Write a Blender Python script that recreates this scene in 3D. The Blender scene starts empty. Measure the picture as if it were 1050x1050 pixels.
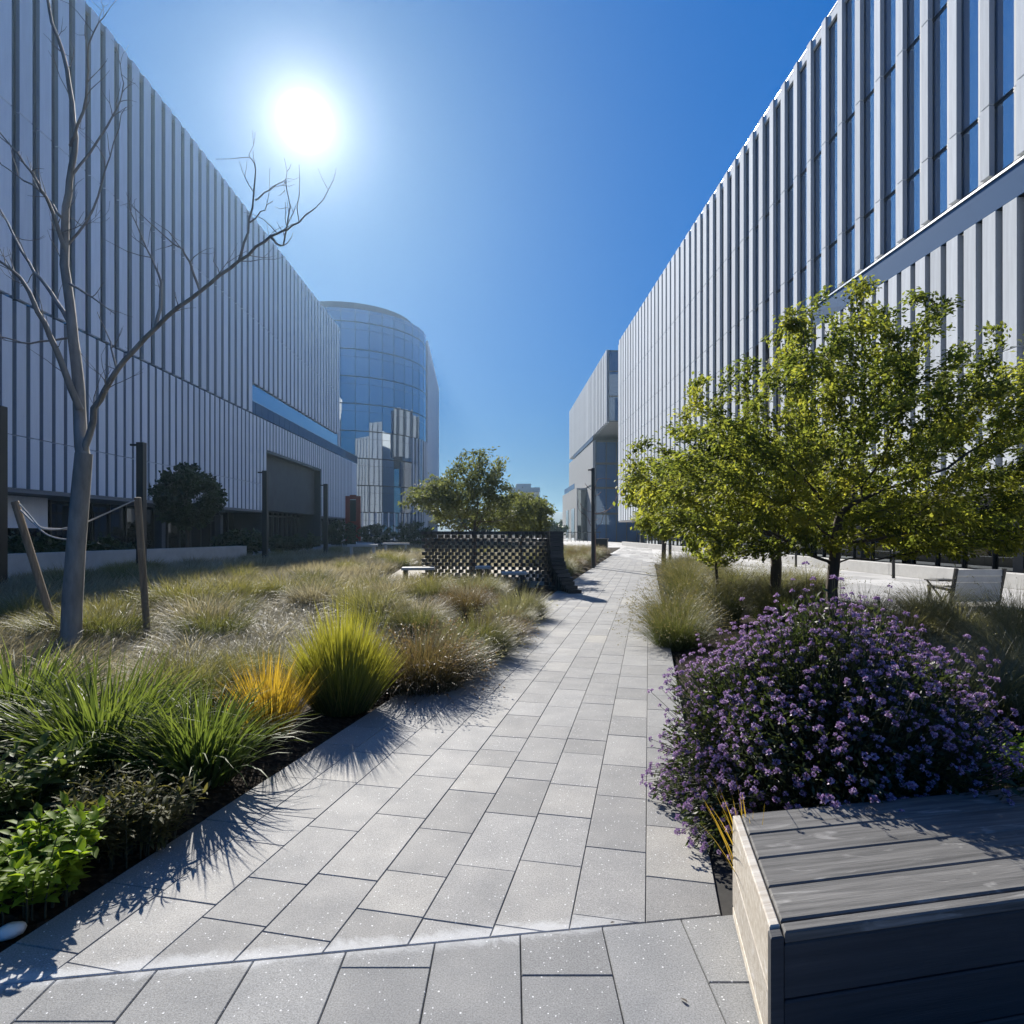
import bpy, math, random
import numpy as np
from mathutils import Vector, noise as mnoise

random.seed(7)
RNG = np.random.default_rng(11)
SC = bpy.context.scene
COL = SC.collection
PI = math.pi

# ------------------------------------------------------------------ camera geometry
FPX, CXP, HY, EYE = 640.0, 525.0, 545.0, 1.56      # focal (px of a 1050 frame), centre, horizon row, eye height


def at(px, py, Y):
    """world point seen at pixel (px,py) at depth Y"""
    return Vector(((px - CXP) / FPX * Y, Y, EYE - (py - HY) / FPX * Y))


def gnd(px, py, z=0.0):
    Y = FPX * (EYE - z) / (py - HY)
    return Vector(((px - CXP) / FPX * Y, Y, z))


BA = math.atan(15 / 640.0)                         # building axis against the view axis
CB, SB = math.cos(BA), math.sin(BA)


def bw(u, v, z=0.0):
    return Vector((u * CB - v * SB, u * SB + v * CB, z))


def wb(x, y):
    return (x * CB + y * SB, -x * SB + y * CB)


# path frame
TH = math.atan(140 / 640.0)
PD = np.array((math.sin(TH), math.cos(TH)))
PN = np.array((math.cos(TH), -math.sin(TH)))
P0 = np.array((-1.90, 2.316))
PW = 2.34
STRIP = PW / 8
PWT = PW + 0.30


def path_t(x, y):
    return (x - P0[0]) * PN[0] + (y - P0[1]) * PN[1]


def on_path(s, t):
    p = P0 + PD * s + PN * t
    return float(p[0]), float(p[1])


# ------------------------------------------------------------------ object helpers
def tag(o, label=None, cat=None, group=None, kind=None):
    if label: o['label'] = label
    if cat: o['category'] = cat
    if group: o['group'] = group
    if kind: o['kind'] = kind
    return o


def empty(name, loc=(0, 0, 0), rz=0.0, label=None, cat=None, group=None):
    o = bpy.data.objects.new(name, None)
    COL.objects.link(o)
    o.location = loc
    o.rotation_euler = (0, 0, rz)
    o.empty_display_size = 0.1
    return tag(o, label, cat, group)


def link(name, me, mat=None, parent=None, loc=None, rot=None):
    if mat is not None and not me.materials:
        for m in (mat if isinstance(mat, (list, tuple)) else [mat]):
            me.materials.append(m)
    o = bpy.data.objects.new(name, me)
    COL.objects.link(o)
    if parent is not None: o.parent = parent
    if loc is not None: o.location = loc
    if rot is not None: o.rotation_euler = rot
    return o


def copy_tree(o, parent=None):
    c = o.copy()
    COL.objects.link(c)
    c.parent = parent
    for ch in list(o.children):
        copy_tree(ch, c)
    return c


def np_mesh(name, V, F, attrs=None, smooth=False, fmat=None):
    """V (n,3), F list of (m,k) index arrays"""
    V = np.asarray(V, dtype=np.float32)
    if not isinstance(F, list): F = [F]
    F = [np.asarray(f, dtype=np.int32) for f in F if len(f)]
    me = bpy.data.meshes.new(name)
    me.vertices.add(len(V))
    me.vertices.foreach_set('co', V.ravel())
    nl = sum(f.size for f in F)
    npoly = sum(len(f) for f in F)
    me.loops.add(nl)
    me.loops.foreach_set('vertex_index', np.concatenate([f.ravel() for f in F]))
    me.polygons.add(npoly)
    starts, tot = [], 0
    for f in F:
        k = f.shape[1]
        starts.append(tot + np.arange(len(f), dtype=np.int32) * k)
        tot += f.size
    me.polygons.foreach_set('loop_start', np.concatenate(starts).astype(np.int32))
    if smooth:
        me.polygons.foreach_set('use_smooth', np.ones(npoly, dtype=bool))
    if fmat is not None:
        me.polygons.foreach_set('material_index', np.asarray(fmat, dtype=np.int32))
    me.update(calc_edges=True)
    for k, a in (attrs or {}).items():
        at_ = me.attributes.new(k, 'FLOAT', 'POINT')
        at_.data.foreach_set('value', np.asarray(a, dtype=np.float32))
    me.validate()
    return me


class MB:
    """collects boxes, prisms and tubes into ONE mesh"""

    def __init__(self):
        self.v, self.f, self.m, self.r = [], [], [], []

    def _add(self, vs, fs, m=0, r=None):
        b = len(self.v)
        r = random.random() if r is None else r
        self.v += [tuple(p) for p in vs]
        self.r += [r] * len(vs)
        for f in fs:
            self.f.append([i + b for i in f])
            self.m.append(m)

    def box(self, x0, x1, y0, y1, z0, z1, m=0, c=0.0, r=None):
        if x1 < x0: x0, x1 = x1, x0
        if y1 < y0: y0, y1 = y1, y0
        if c <= 0:
            self._add([(x0, y0, z0), (x1, y0, z0), (x1, y1, z0), (x0, y1, z0), (x0, y0, z1), (x1, y0, z1), (x1, y1, z1), (x0, y1, z1)],
                      [(0, 3, 2, 1), (4, 5, 6, 7), (0, 1, 5, 4), (1, 2, 6, 5), (2, 3, 7, 6), (3, 0, 4, 7)], m, r)
        else:
            self.cbox([(x0, y0), (x1, y0), (x1, y1), (x0, y1)], z0, z1, c, m, r)

    def cbox(self, poly, z0, z1, c, m=0, r=None):
        """prism with chamfered top and bottom rims"""
        ins = inset(poly, c)
        if len(ins) != len(poly):
            return self.prism(poly, z0, z1, m, r)
        n = len(poly)
        vs = [(x, y, z0) for x, y in ins] + [(x, y, z0 + c) for x, y in poly] + [(x, y, z1 - c) for x, y in poly] + [(x, y, z1) for x, y in ins]
        fs = [list(range(n))[::-1], [3 * n + i for i in range(n)]]
        for L in range(3):
            for i in range(n):
                j = (i + 1) % n
                fs.append((L * n + i, L * n + j, (L + 1) * n + j, (L + 1) * n + i))
        self._add(vs, fs, m, r)

    def prism(self, poly, z0, z1, m=0, r=None):
        n = len(poly)
        vs = [(x, y, z0) for x, y in poly] + [(x, y, z1) for x, y in poly]
        fs = [list(range(n))[::-1], [n + i for i in range(n)]]
        for i in range(n):
            j = (i + 1) % n
            fs.append((i, j, n + j, n + i))
        self._add(vs, fs, m, r)

    def beam(self, a, b, w, h, up=(0, 0, 1), m=0, r=None):
        a, b = Vector(a), Vector(b)
        d = (b - a).normalized()
        s = d.cross(Vector(up))
        if s.length < 1e-4: s = d.cross(Vector((1, 0, 0)))
        s.normalize()
        t = s.cross(d)
        vs = []
        for p in (a, b):
            for i, j in ((-1, -1), (1, -1), (1, 1), (-1, 1)):
                vs.append(p + s * (i * w / 2) + t * (j * h / 2))
        self._add(vs, [(3, 2, 1, 0), (4, 5, 6, 7), (0, 1, 5, 4), (1, 2, 6, 5), (2, 3, 7, 6), (3, 0, 4, 7)], m, r)

    def tube(self, pts, rad, n=8, m=0, cap=True, r=None):
        pts = [Vector(p) for p in pts]
        if not hasattr(rad, '__len__'): rad = [rad] * len(pts)
        ref = Vector((0.31, 0.95, 0.05))
        vs = []
        for i, p in enumerate(pts):
            d = (pts[min(i + 1, len(pts) - 1)] - pts[max(i - 1, 0)]).normalized()
            s = d.cross(ref)
            if s.length < 0.05: s = d.cross(Vector((1, 0, 0)))
            s.normalize()
            t = d.cross(s)
            for k in range(n):
                a = 2 * PI * k / n
                vs.append(p + (s * math.cos(a) + t * math.sin(a)) * rad[i])
        fs = []
        for i in range(len(pts) - 1):
            for k in range(n):
                l = (k + 1) % n
                fs.append((i * n + k, i * n + l, (i + 1) * n + l, (i + 1) * n + k))
        if cap:
            fs.append(list(range(n))[::-1])
            fs.append([(len(pts) - 1) * n + k for k in range(n)])
        self._add(vs, fs, m, r)

    def mesh(self, name, mats, smooth=False):
        me = bpy.data.meshes.new(name)
        me.from_pydata(self.v, [], self.f)
        for m in (mats if isinstance(mats, (list, tuple)) else [mats]):
            me.materials.append(m)
        me.polygons.foreach_set('material_index', self.m)
        if smooth: me.polygons.foreach_set('use_smooth', [True] * len(self.f))
        a = me.attributes.new('rnd', 'FLOAT', 'POINT')
        a.data.foreach_set('value', self.r)
        me.update()
        return me

    def build(self, name, mats, parent=None, loc=None, rot=None, smooth=False):
        return link(name, self.mesh(name, mats, smooth), None, parent, loc, rot)


def clip(poly, nx, ny, c):
    """keep the part of a convex polygon with nx*x+ny*y>=c"""
    out = []
    for i in range(len(poly)):
        a, b = poly[i], poly[(i + 1) % len(poly)]
        da, db = nx * a[0] + ny * a[1] - c, nx * b[0] + ny * b[1] - c
        if da >= 0: out.append(a)
        if da * db < 0:
            t = da / (da - db)
            out.append((a[0] + (b[0] - a[0]) * t, a[1] + (b[1] - a[1]) * t))
    return out


def inset(poly, d):
    out = list(poly)
    n = len(poly)
    for i in range(n):
        a, b = poly[i], poly[(i + 1) % n]
        ex, ey = b[0] - a[0], b[1] - a[1]
        L = math.hypot(ex, ey)
        if L < 1e-6: continue
        nx, ny = -ey / L, ex / L                   # inward for counter-clockwise
        out = clip(out, nx, ny, nx * a[0] + ny * a[1] + d)
        if len(out) < 3: return []
    return out


def ccw(poly):
    s = sum(poly[i][0] * poly[(i + 1) % len(poly)][1] - poly[(i + 1) % len(poly)][0] * poly[i][1] for i in range(len(poly)))
    return poly if s > 0 else poly[::-1]


# ------------------------------------------------------------------ materials
def new_mat(name):
    m = bpy.data.materials.new(name)
    m.use_nodes = True
    nt = m.node_tree
    nt.nodes.clear()
    out = nt.nodes.new('ShaderNodeOutputMaterial')
    return m, nt, out


def N(nt, t, **kw):
    n = nt.nodes.new(t)
    for k, v in kw.items():
        if k in n.inputs: n.inputs[k].default_value = v
        else: setattr(n, k, v)
    return n


def L(nt, a, b):
    nt.links.new(a, b)


def ramp(nt, fac, stops, interp='LINEAR'):
    r = nt.nodes.new('ShaderNodeValToRGB')
    r.color_ramp.interpolation = interp
    el = r.color_ramp.elements
    while len(el) > 1: el.remove(el[-1])
    el[0].position = stops[0][0]
    el[0].color = (*stops[0][1], 1)
    for p, c in stops[1:]:
        e = el.new(p)
        e.color = (*c, 1)
    L(nt, fac, r.inputs[0])
    return r


def mixc(nt, fac, a, b, mode='MIX'):
    n = nt.nodes.new('ShaderNodeMix')
    n.data_type = 'RGBA'
    n.blend_type = mode
    for s, v in ((n.inputs[0], fac), (n.inputs[6], a), (n.inputs[7], b)):
        if hasattr(v, 'is_linked') or hasattr(v, 'links'): L(nt, v, s)
        elif isinstance(v, (int, float)): s.default_value = v
        else: s.default_value = (*v, 1)
    return n.outputs[2]


def math_n(nt, op, a, b=None, clampv=False):
    n = nt.nodes.new('ShaderNodeMath')
    n.operation = op
    n.use_clamp = clampv
    for s, v in ((n.inputs[0], a), (n.inputs[1], b)):
        if v is None: continue
        if hasattr(v, 'links'): L(nt, v, s)
        else: s.default_value = v
    return n.outputs[0]


def surf_mat(name, col, rough=0.6, var=0.15, scale=4.0, bump=0.0, bscale=40.0, spec=0.5, metal=0.0, stretch=(1, 1, 1), attr=False, hue=None, inst=0.0):
    """plain surface with mottling; attr: per-piece tone from 'rnd'"""
    m, nt, out = new_mat(name)
    p = N(nt, 'ShaderNodeBsdfPrincipled')
    p.inputs['Roughness'].default_value = rough
    p.inputs['Metallic'].default_value = metal
    p.inputs['Specular IOR Level'].default_value = spec
    tc = N(nt, 'ShaderNodeTexCoord')
    mp = N(nt, 'ShaderNodeMapping')
    mp.inputs['Scale'].default_value = stretch
    L(nt, tc.outputs['Object'], mp.inputs['Vector'])
    n1 = N(nt, 'ShaderNodeTexNoise', Scale=scale, Detail=6.0, Roughness=0.6)
    L(nt, mp.outputs[0], n1.inputs['Vector'])
    lo = tuple(c * (1 - var) for c in col)
    hi = tuple(min(1, c * (1 + var)) for c in (hue or col))
    c = ramp(nt, n1.outputs['Fac'], [(0.3, lo), (0.7, hi)]).outputs[0]
    if attr:
        a = N(nt, 'ShaderNodeAttribute', attribute_name='rnd')
        tone = ramp(nt, a.outputs['Fac'], [(0, (0.72, 0.72, 0.72)), (1, (1.2, 1.2, 1.2))]).outputs[0]
        c = mixc(nt, 1.0, c, tone, 'MULTIPLY')
    if inst:                                          # each piece weathers a little differently
        oi = N(nt, 'ShaderNodeObjectInfo')
        tone = ramp(nt, oi.outputs['Random'], [(0, (1 - inst,) * 3), (1, (1 + inst,) * 3)]).outputs[0]
        c = mixc(nt, 1.0, c, tone, 'MULTIPLY')
    L(nt, c, p.inputs['Base Color'])
    if bump:
        n2 = N(nt, 'ShaderNodeTexNoise', Scale=bscale, Detail=5.0)
        L(nt, mp.outputs[0], n2.inputs['Vector'])
        b = N(nt, 'ShaderNodeBump', Strength=bump, Distance=0.01)
        L(nt, n2.outputs['Fac'], b.inputs['Height'])
        L(nt, b.outputs[0], p.inputs['Normal'])
    L(nt, p.outputs[0], out.inputs[0])
    return m


def leaf_mat(name, cols, tip=None, trans=0.45, rough=0.45, spec=0.4, tcol=1.5, warm=(1.15, 1.1, 0.55)):
    """blade / leaf: per-leaf colour from 'rnd', end colour from 'tip', light passes through"""
    m, nt, out = new_mat(name)
    a = N(nt, 'ShaderNodeAttribute', attribute_name='rnd')
    k = len(cols) - 1
    c = ramp(nt, a.outputs['Fac'], [(i / max(k, 1), cc) for i, cc in enumerate(cols)]).outputs[0]
    if tip is not None:
        t = N(nt, 'ShaderNodeAttribute', attribute_name='tip')
        c = mixc(nt, t.outputs['Fac'], c, tip)
    p = N(nt, 'ShaderNodeBsdfPrincipled', Roughness=rough)
    p.inputs['Specular IOR Level'].default_value = spec
    L(nt, c, p.inputs['Base Color'])
    tr = N(nt, 'ShaderNodeBsdfTranslucent')
    tc = mixc(nt, 1.0, c, tuple(w * tcol for w in warm), 'MULTIPLY')
    L(nt, tc, tr.inputs['Color'])
    mx = N(nt, 'ShaderNodeMixShader')
    mx.inputs[0].default_value = trans
    L(nt, p.outputs[0], mx.inputs[1])
    L(nt, tr.outputs[0], mx.inputs[2])
    L(nt, mx.outputs[0], out.inputs[0])
    return m


def glass_mat(name, tint=(0.03, 0.045, 0.06), refl=0.35, rough=0.02, rc=(0.85, 0.93, 1.0), wob=0.0, fr=0.8):
    """coated facade glass: dark body, mirror share that grows at grazing angles"""
    m, nt, out = new_mat(name)
    p = N(nt, 'ShaderNodeBsdfPrincipled', Roughness=0.7)
    p.inputs['Specular IOR Level'].default_value = 0.05
    oi = N(nt, 'ShaderNodeObjectInfo')
    c = ramp(nt, oi.outputs['Random'], [(0, tuple(t * 0.6 for t in tint)), (1, tuple(t * 1.5 for t in tint))]).outputs[0]
    L(nt, c, p.inputs['Base Color'])
    g = N(nt, 'ShaderNodeBsdfGlossy', Roughness=rough)
    g.inputs['Color'].default_value = (*rc, 1)
    lw = N(nt, 'ShaderNodeLayerWeight', Blend=0.35)
    f = math_n(nt, 'MULTIPLY_ADD', lw.outputs['Fresnel'], fr, True)
    f.node.inputs[2].default_value = refl
    if wob:
        tc = N(nt, 'ShaderNodeTexCoord')
        n2 = N(nt, 'ShaderNodeTexNoise', Scale=0.35, Detail=1.0)
        L(nt, tc.outputs['Object'], n2.inputs['Vector'])
        b = N(nt, 'ShaderNodeBump', Strength=wob, Distance=0.05)
        L(nt, n2.outputs['Fac'], b.inputs['Height'])
        L(nt, b.outputs[0], g.inputs['Normal'])
    mx = N(nt, 'ShaderNodeMixShader')
    L(nt, f, mx.inputs[0])
    L(nt, p.outputs[0], mx.inputs[1])
    L(nt, g.outputs[0], mx.inputs[2])
    L(nt, mx.outputs[0], out.inputs[0])
    return m


M = {}
M['panel'] = surf_mat('pale_fin_panel', (0.73, 0.77, 0.79), 0.85, 0.10, 1.2, stretch=(6, 6, 0.35), spec=0.08, inst=0.09)
M['panel_left'] = surf_mat('pale_ribbed_panel', (0.84, 0.85, 0.86), 0.5, 0.06, 1.0, stretch=(5, 5, 0.4), spec=0.35, inst=0.08)
M['wallgrey'] = surf_mat('grey_wall_panel', (0.36, 0.36, 0.36), 0.6, 0.10, 1.5, stretch=(2, 2, 0.5))
M['walldark'] = surf_mat('dark_core_wall', (0.06, 0.065, 0.07), 0.6, 0.2, 1.0)
M['soffit'] = surf_mat('soffit_panel', (0.22, 0.22, 0.22), 0.6, 0.1, 1.0)
M['glass'] = glass_mat('facade_glass', (0.05, 0.11, 0.19), 0.5, wob=0.02)
M['glassleft'] = glass_mat('lightened_left_glass', (0.15, 0.205, 0.27), 0.36, wob=0.03)  # facade glass copy, colour lightened to brighten the shaded left building
M['panel_side'] = surf_mat('shade_toned_fin_side', (0.38, 0.41, 0.44), 0.6, 0.16, 30.0, spec=0.3)  # fin side shade put into this darker grey; also on the podium walls
M['glassdark'] = glass_mat('shopfront_glass', (0.018, 0.02, 0.02), 0.10)
M['glassblue'] = glass_mat('blue_tower_glass', (0.05, 0.10, 0.16), 0.34, wob=0.05)
M['mullion'] = surf_mat('dark_mullion_metal', (0.05, 0.055, 0.06), 0.4, 0.1, 3)
M['bright'] = surf_mat('polished_metal_rail', (0.62, 0.63, 0.64), 0.27, 0.05, 3, metal=1.0)
M['railglass'] = glass_mat('balcony_glass', (0.04, 0.10, 0.20), 0.06, fr=0.10, rc=(0.6, 0.8, 1.0))
M['glassfar'] = glass_mat('deep_blue_glass', (0.03, 0.09, 0.21), 0.06, fr=0.12, rc=(0.7, 0.85, 1.0))
M['concrete'] = surf_mat('pale_concrete', (0.50, 0.49, 0.46), 0.75, 0.10, 3.0, bump=0.15, bscale=60)
M['black'] = surf_mat('black_painted_steel', (0.012, 0.013, 0.015), 0.45, 0.2, 4)
M['red'] = surf_mat('red_painted_steel', (0.30, 0.03, 0.02), 0.5, 0.1, 4)
M['roof'] = surf_mat('roof_membrane', (0.4, 0.4, 0.4), 0.8, 0.1, 1)
# ------------------------------------------------------------------ vegetation generators
def blades(n, rbase, length, width, lean=(0.1, 0.6), bend=(0.3, 1.4), K=4, lvar=0.3, spread=0.5, seed=1, dome=None, droop=0.0, twist=0.6, center=(0, 0, 0), rootfn=None, seedheads=0.0, basez=None, outer=0.0):
    """curved tapered strips; returns V, F, attrs"""
    g = np.random.default_rng(seed)
    if rootfn is None:
        a = g.uniform(0, 2 * PI, n)
        r = rbase * np.sqrt(g.uniform(0, 1, n))
        rx, ry = r * np.cos(a), r * np.sin(a)
        az = a + g.normal(0, spread, n)
        rr = r / max(rbase, 1e-6)
        zz = np.zeros(n) if basez is None else basez(rx, ry)
    else:
        rx, ry, zz, az = rootfn(g, n)
        rr = g.uniform(0, 1, n)
    ln = length * (1 + lvar * g.uniform(-1, 0.6, n))
    ln = ln * (1 - outer * rr)
    l0 = g.uniform(lean[0], lean[1], n) * (0.25 + 0.75 * rr)
    bd = g.uniform(bend[0], bend[1], n)
    t = np.linspace(0, 1, K + 1)
    th = l0[:, None] + bd[:, None] * (t[None, :] ** 1.5)
    ds = (ln / K)[:, None]
    hor = np.concatenate([np.zeros((n, 1)), np.cumsum(np.sin((th[:, 1:] + th[:, :-1]) / 2) * ds, 1)], 1)
    ver = np.concatenate([np.zeros((n, 1)), np.cumsum(np.cos((th[:, 1:] + th[:, :-1]) / 2) * ds, 1)], 1)
    px = rx[:, None] + hor * np.cos(az)[:, None]
    py = ry[:, None] + hor * np.sin(az)[:, None]
    pz = zz[:, None] + ver
    pz = np.maximum(pz, zz[:, None] - 0.02 + 0.015 * g.uniform(0, 1, n)[:, None])
    w = width * g.uniform(0.6, 1.2, n)
    prof = (1 - t) ** 0.7 * (0.55 + 1.2 * t * (1 - t) * 1.4)
    prof[-1] = 0.04
    tw = g.normal(0, twist, n)
    sa = az + PI / 2 + tw
    sx, sy = np.cos(sa), np.sin(sa)
    hw = 0.5 * w[:, None] * prof[None, :]
    V = np.empty((n, K + 1, 2, 3))
    sz = g.normal(0, 0.25, n)
    for s, sg in ((0, -1), (1, 1)):
        V[:, :, s, 0] = px + sg * hw * sx[:, None]
        V[:, :, s, 1] = py + sg * hw * sy[:, None]
        V[:, :, s, 2] = pz + sg * hw * sz[:, None]
    idx = np.arange(n * (K + 1) * 2).reshape(n, K + 1, 2)
    F = np.stack([idx[:, :-1, 0], idx[:, :-1, 1], idx[:, 1:, 1], idx[:, 1:, 0]], -1).reshape(-1, 4)
    rnd = np.repeat(g.uniform(0, 1, n), (K + 1) * 2)
    tip = np.broadcast_to(t[None, :, None], (n, K + 1, 2)).ravel() ** 2.2
    V = V.reshape(-1, 3) + np.array(center)
    if seedheads > 0:
        ns = int(n * seedheads)
        ids = g.choice(n, ns, replace=False)
        ends = np.stack([px[ids, -1], py[ids, -1], pz[ids, -1]], -1)
        prev = np.stack([px[ids, -2], py[ids, -2], pz[ids, -2]], -1)
        d = ends - prev
        d /= np.linalg.norm(d, axis=1, keepdims=True) + 1e-9
        LV, LF, LA = leaf_quads(np.repeat(ends, 5, 0) - np.repeat(d, 5, 0) * g.uniform(0, 0.09, (ns * 5, 1)), 0.022, 0.28, g, dirs=np.repeat(d, 5, 0))
        b = len(V)
        V = np.concatenate([V, LV + np.array(center)])
        F = np.concatenate([F, LF + b])
        rnd = np.concatenate([rnd, LA['rnd']])
        tip = np.concatenate([tip, np.ones(len(LV))])
    return V, F, {'rnd': rnd, 'tip': tip}


def leaf_quads(pos, size, ratio, g, dirs=None, up=0.5, fold=0.25, jit=0.7, rnd=None):
    """one folded diamond leaf at each position"""
    n = len(pos)
    d = g.normal(0, 1, (n, 3))
    if dirs is not None: d = dirs + jit * d * 0.6
    d /= np.linalg.norm(d, axis=1, keepdims=True) + 1e-9
    nn = g.normal(0, 1, (n, 3))
    nn[:, 2] += up * 2
    s = np.cross(d, nn)
    s /= np.linalg.norm(s, axis=1, keepdims=True) + 1e-9
    nrm = np.cross(s, d)
    L_ = (size * g.uniform(0.6, 1.25, n))[:, None]
    W = L_ * ratio
    V = np.empty((n, 4, 3))
    V[:, 0] = pos
    V[:, 1] = pos + d * L_ * 0.45 + s * W + nrm * W * fold
    V[:, 2] = pos + d * L_ - nrm * L_ * 0.12
    V[:, 3] = pos + d * L_ * 0.45 - s * W + nrm * W * fold
    F = np.arange(n * 4).reshape(n, 4)
    rv = g.uniform(0, 1, n) if rnd is None else np.clip(rnd + g.normal(0, 0.14, n), 0, 1)
    return V.reshape(-1, 3), F, {'rnd': np.repeat(rv, 4), 'tip': np.tile([0, .4, 1, .4], n)}


def broad_leaves(pos, dirs, size, ratio, g, rnd=None, droop=0.35):
    """larger leaves with a midrib and three cross-sections (2x3 quads)"""
    n = len(pos)
    d = dirs / (np.linalg.norm(dirs, axis=1, keepdims=True) + 1e-9)
    s = np.cross(d, np.array([0, 0, 1.0]) + g.normal(0, 0.3, (n, 3)))
    s /= np.linalg.norm(s, axis=1, keepdims=True) + 1e-9
    nr = np.cross(s, d)
    L_ = size * g.uniform(0.6, 1.2, n)
    ts = np.array([0, 0.25, 0.6, 1.0])
    ws = np.array([0.08, 0.85, 0.9, 0.05])
    V = np.empty((n, 4, 3, 3))
    for i, (t, w) in enumerate(zip(ts, ws)):
        c = pos + d * (L_ * t)[:, None] - nr * (L_ * droop * t * t)[:, None]
        hw = (L_ * ratio * w)[:, None]
        V[:, i, 0] = c - s * hw + nr * hw * 0.3
        V[:, i, 1] = c
        V[:, i, 2] = c + s * hw + nr * hw * 0.3
    idx = np.arange(n * 12).reshape(n, 4, 3)
    F = np.concatenate([np.stack([idx[:, :-1, k], idx[:, :-1, k + 1], idx[:, 1:, k + 1], idx[:, 1:, k]], -1).reshape(-1, 4) for k in (0, 1)])
    rv = g.uniform(0, 1, n) if rnd is None else rnd
    return V.reshape(-1, 3), F, {'rnd': np.repeat(rv, 12), 'tip': np.tile(np.repeat(ts, 3), n)}


def join_np(parts):
    Vs, Fs, A, b = [], [], {}, 0
    for V, F, a in parts:
        Vs.append(V); Fs.append(F + b); b += len(V)
        for k in a: A.setdefault(k, []).append(a[k])
    return np.concatenate(Vs), np.concatenate(Fs), {k: np.concatenate(v) for k, v in A.items()}


def tubes_np(polys, n=5):
    """polys: list of (pts (k,3), radii (k,)) -> V,F,attrs"""
    Vs, Fs, b = [], [], 0
    ang = np.arange(n) * 2 * PI / n
    ca, sa = np.cos(ang), np.sin(ang)
    for pts, rad in polys:
        k = len(pts)
        d = np.empty_like(pts)
        d[1:-1] = pts[2:] - pts[:-2]
        d[0] = pts[1] - pts[0]
        d[-1] = pts[-1] - pts[-2]
        d /= np.linalg.norm(d, axis=1, keepdims=True) + 1e-9
        s = np.cross(d, (0.31, 0.95, 0.05))
        s /= np.linalg.norm(s, axis=1, keepdims=True) + 1e-9
        t = np.cross(d, s)
        ring = pts[:, None] + (s[:, None] * ca[None, :, None] + t[:, None] * sa[None, :, None]) * np.asarray(rad)[:, None, None]
        Vs.append(ring.reshape(-1, 3))
        i = b + np.arange(k * n).reshape(k, n)
        j = np.roll(i, -1, 1)
        Fs.append(np.stack([i[:-1], j[:-1], j[1:], i[1:]], -1).reshape(-1, 4))
        b += k * n
    V = np.concatenate(Vs)
    return V, np.concatenate(Fs), {'rnd': np.zeros(len(V)), 'tip': np.zeros(len(V))}


def colonize(trunk, attractors, step=0.12, di=1.2, dk=0.25, iters=220, seed=1, up=0.05):
    """space-colonising branch skeleton; trunk = polyline; returns node positions and parents"""
    g = np.random.default_rng(seed)
    P = [np.array(p, float) for p in trunk]
    par = [-1] + list(range(len(trunk) - 1))
    A = np.array(attractors, float)
    near = np.full(len(A), -1)
    nd = np.full(len(A), 1e9)
    start = 0
    for it in range(iters):
        if len(A) == 0: break
        newP = np.array(P[start:])
        if len(newP) == 0: break
        d = np.linalg.norm(A[:, None] - newP[None], axis=2)
        j = d.argmin(1)
        dm = d[np.arange(len(A)), j]
        better = dm < nd
        near[better] = j[better] + start
        nd[better] = dm[better]
        keep = nd > dk
        A, near, nd = A[keep], near[keep], nd[keep]
        start = len(P)
        act = nd < di
        if not act.any():
            act = nd < nd.min() + step if len(nd) else act
        for k in np.unique(near[act]):
            v = A[act & (near == k)] - P[k]
            v /= np.linalg.norm(v, axis=1, keepdims=True)
            dv = v.sum(0)
            dv /= np.linalg.norm(dv) + 1e-9
            if par[k] >= 0:
                pd = P[k] - P[par[k]]
                dv = dv + 0.35 * pd / (np.linalg.norm(pd) + 1e-9)
            dv = dv + g.normal(0, 0.14, 3) + np.array([0, 0, up])
            dv /= np.linalg.norm(dv)
            P.append(P[k] + dv * step)
            par.append(int(k))
        if len(P) > 9000: break
    return np.array(P), np.array(par)


def skeleton_mesh(P, par, tip_r=0.0035, expo=2.2, rmax=None, n=6):
    N_ = len(P)
    kids = [[] for _ in range(N_)]
    for i in range(1, N_): kids[par[i]].append(i)
    R = np.zeros(N_)
    for i in range(N_ - 1, -1, -1):
        R[i] = tip_r if not kids[i] else (sum(R[k] ** expo for k in kids[i])) ** (1 / expo)
    # children always follow their parent in index order, so one backward sweep is enough
    if rmax: R = np.minimum(R, R * 0 + 1e9) * (rmax / R[0]) ** np.clip(R / R[0], 0, 1)
    polys = []
    stack = [0]
    while stack:
        s = stack.pop()
        chain = [s] if par[s] < 0 else [par[s], s]
        c = s
        while kids[c]:
            ks = sorted(kids[c], key=lambda k: -R[k])
            stack += ks[1:]
            c = ks[0]
            chain.append(c)
        rr = R[chain].copy()
        if par[s] >= 0: rr[0] = min(R[par[s]], rr[1] * 1.15)
        if len(chain) > 1: polys.append((P[chain], rr))
    big = [p for p in polys if p[1].max() > 0.02]
    small = [p for p in polys if p[1].max() <= 0.02]
    parts = []
    if big: parts.append(tubes_np(big, 8))
    if small: parts.append(tubes_np(small, 4))
    return join_np(parts), R


def ell_points(n, c, r, g, shell=0.35, zcut=None):
    out = []
    while len(out) < n:
        p = g.uniform(-1, 1, 3)
        q = np.linalg.norm(p)
        if q > 1 or q < shell * g.uniform(0, 1): continue
        w = np.array(c) + p * np.array(r)
        if zcut is not None and w[2] < zcut: continue
        out.append(w)
    return np.array(out)


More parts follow.
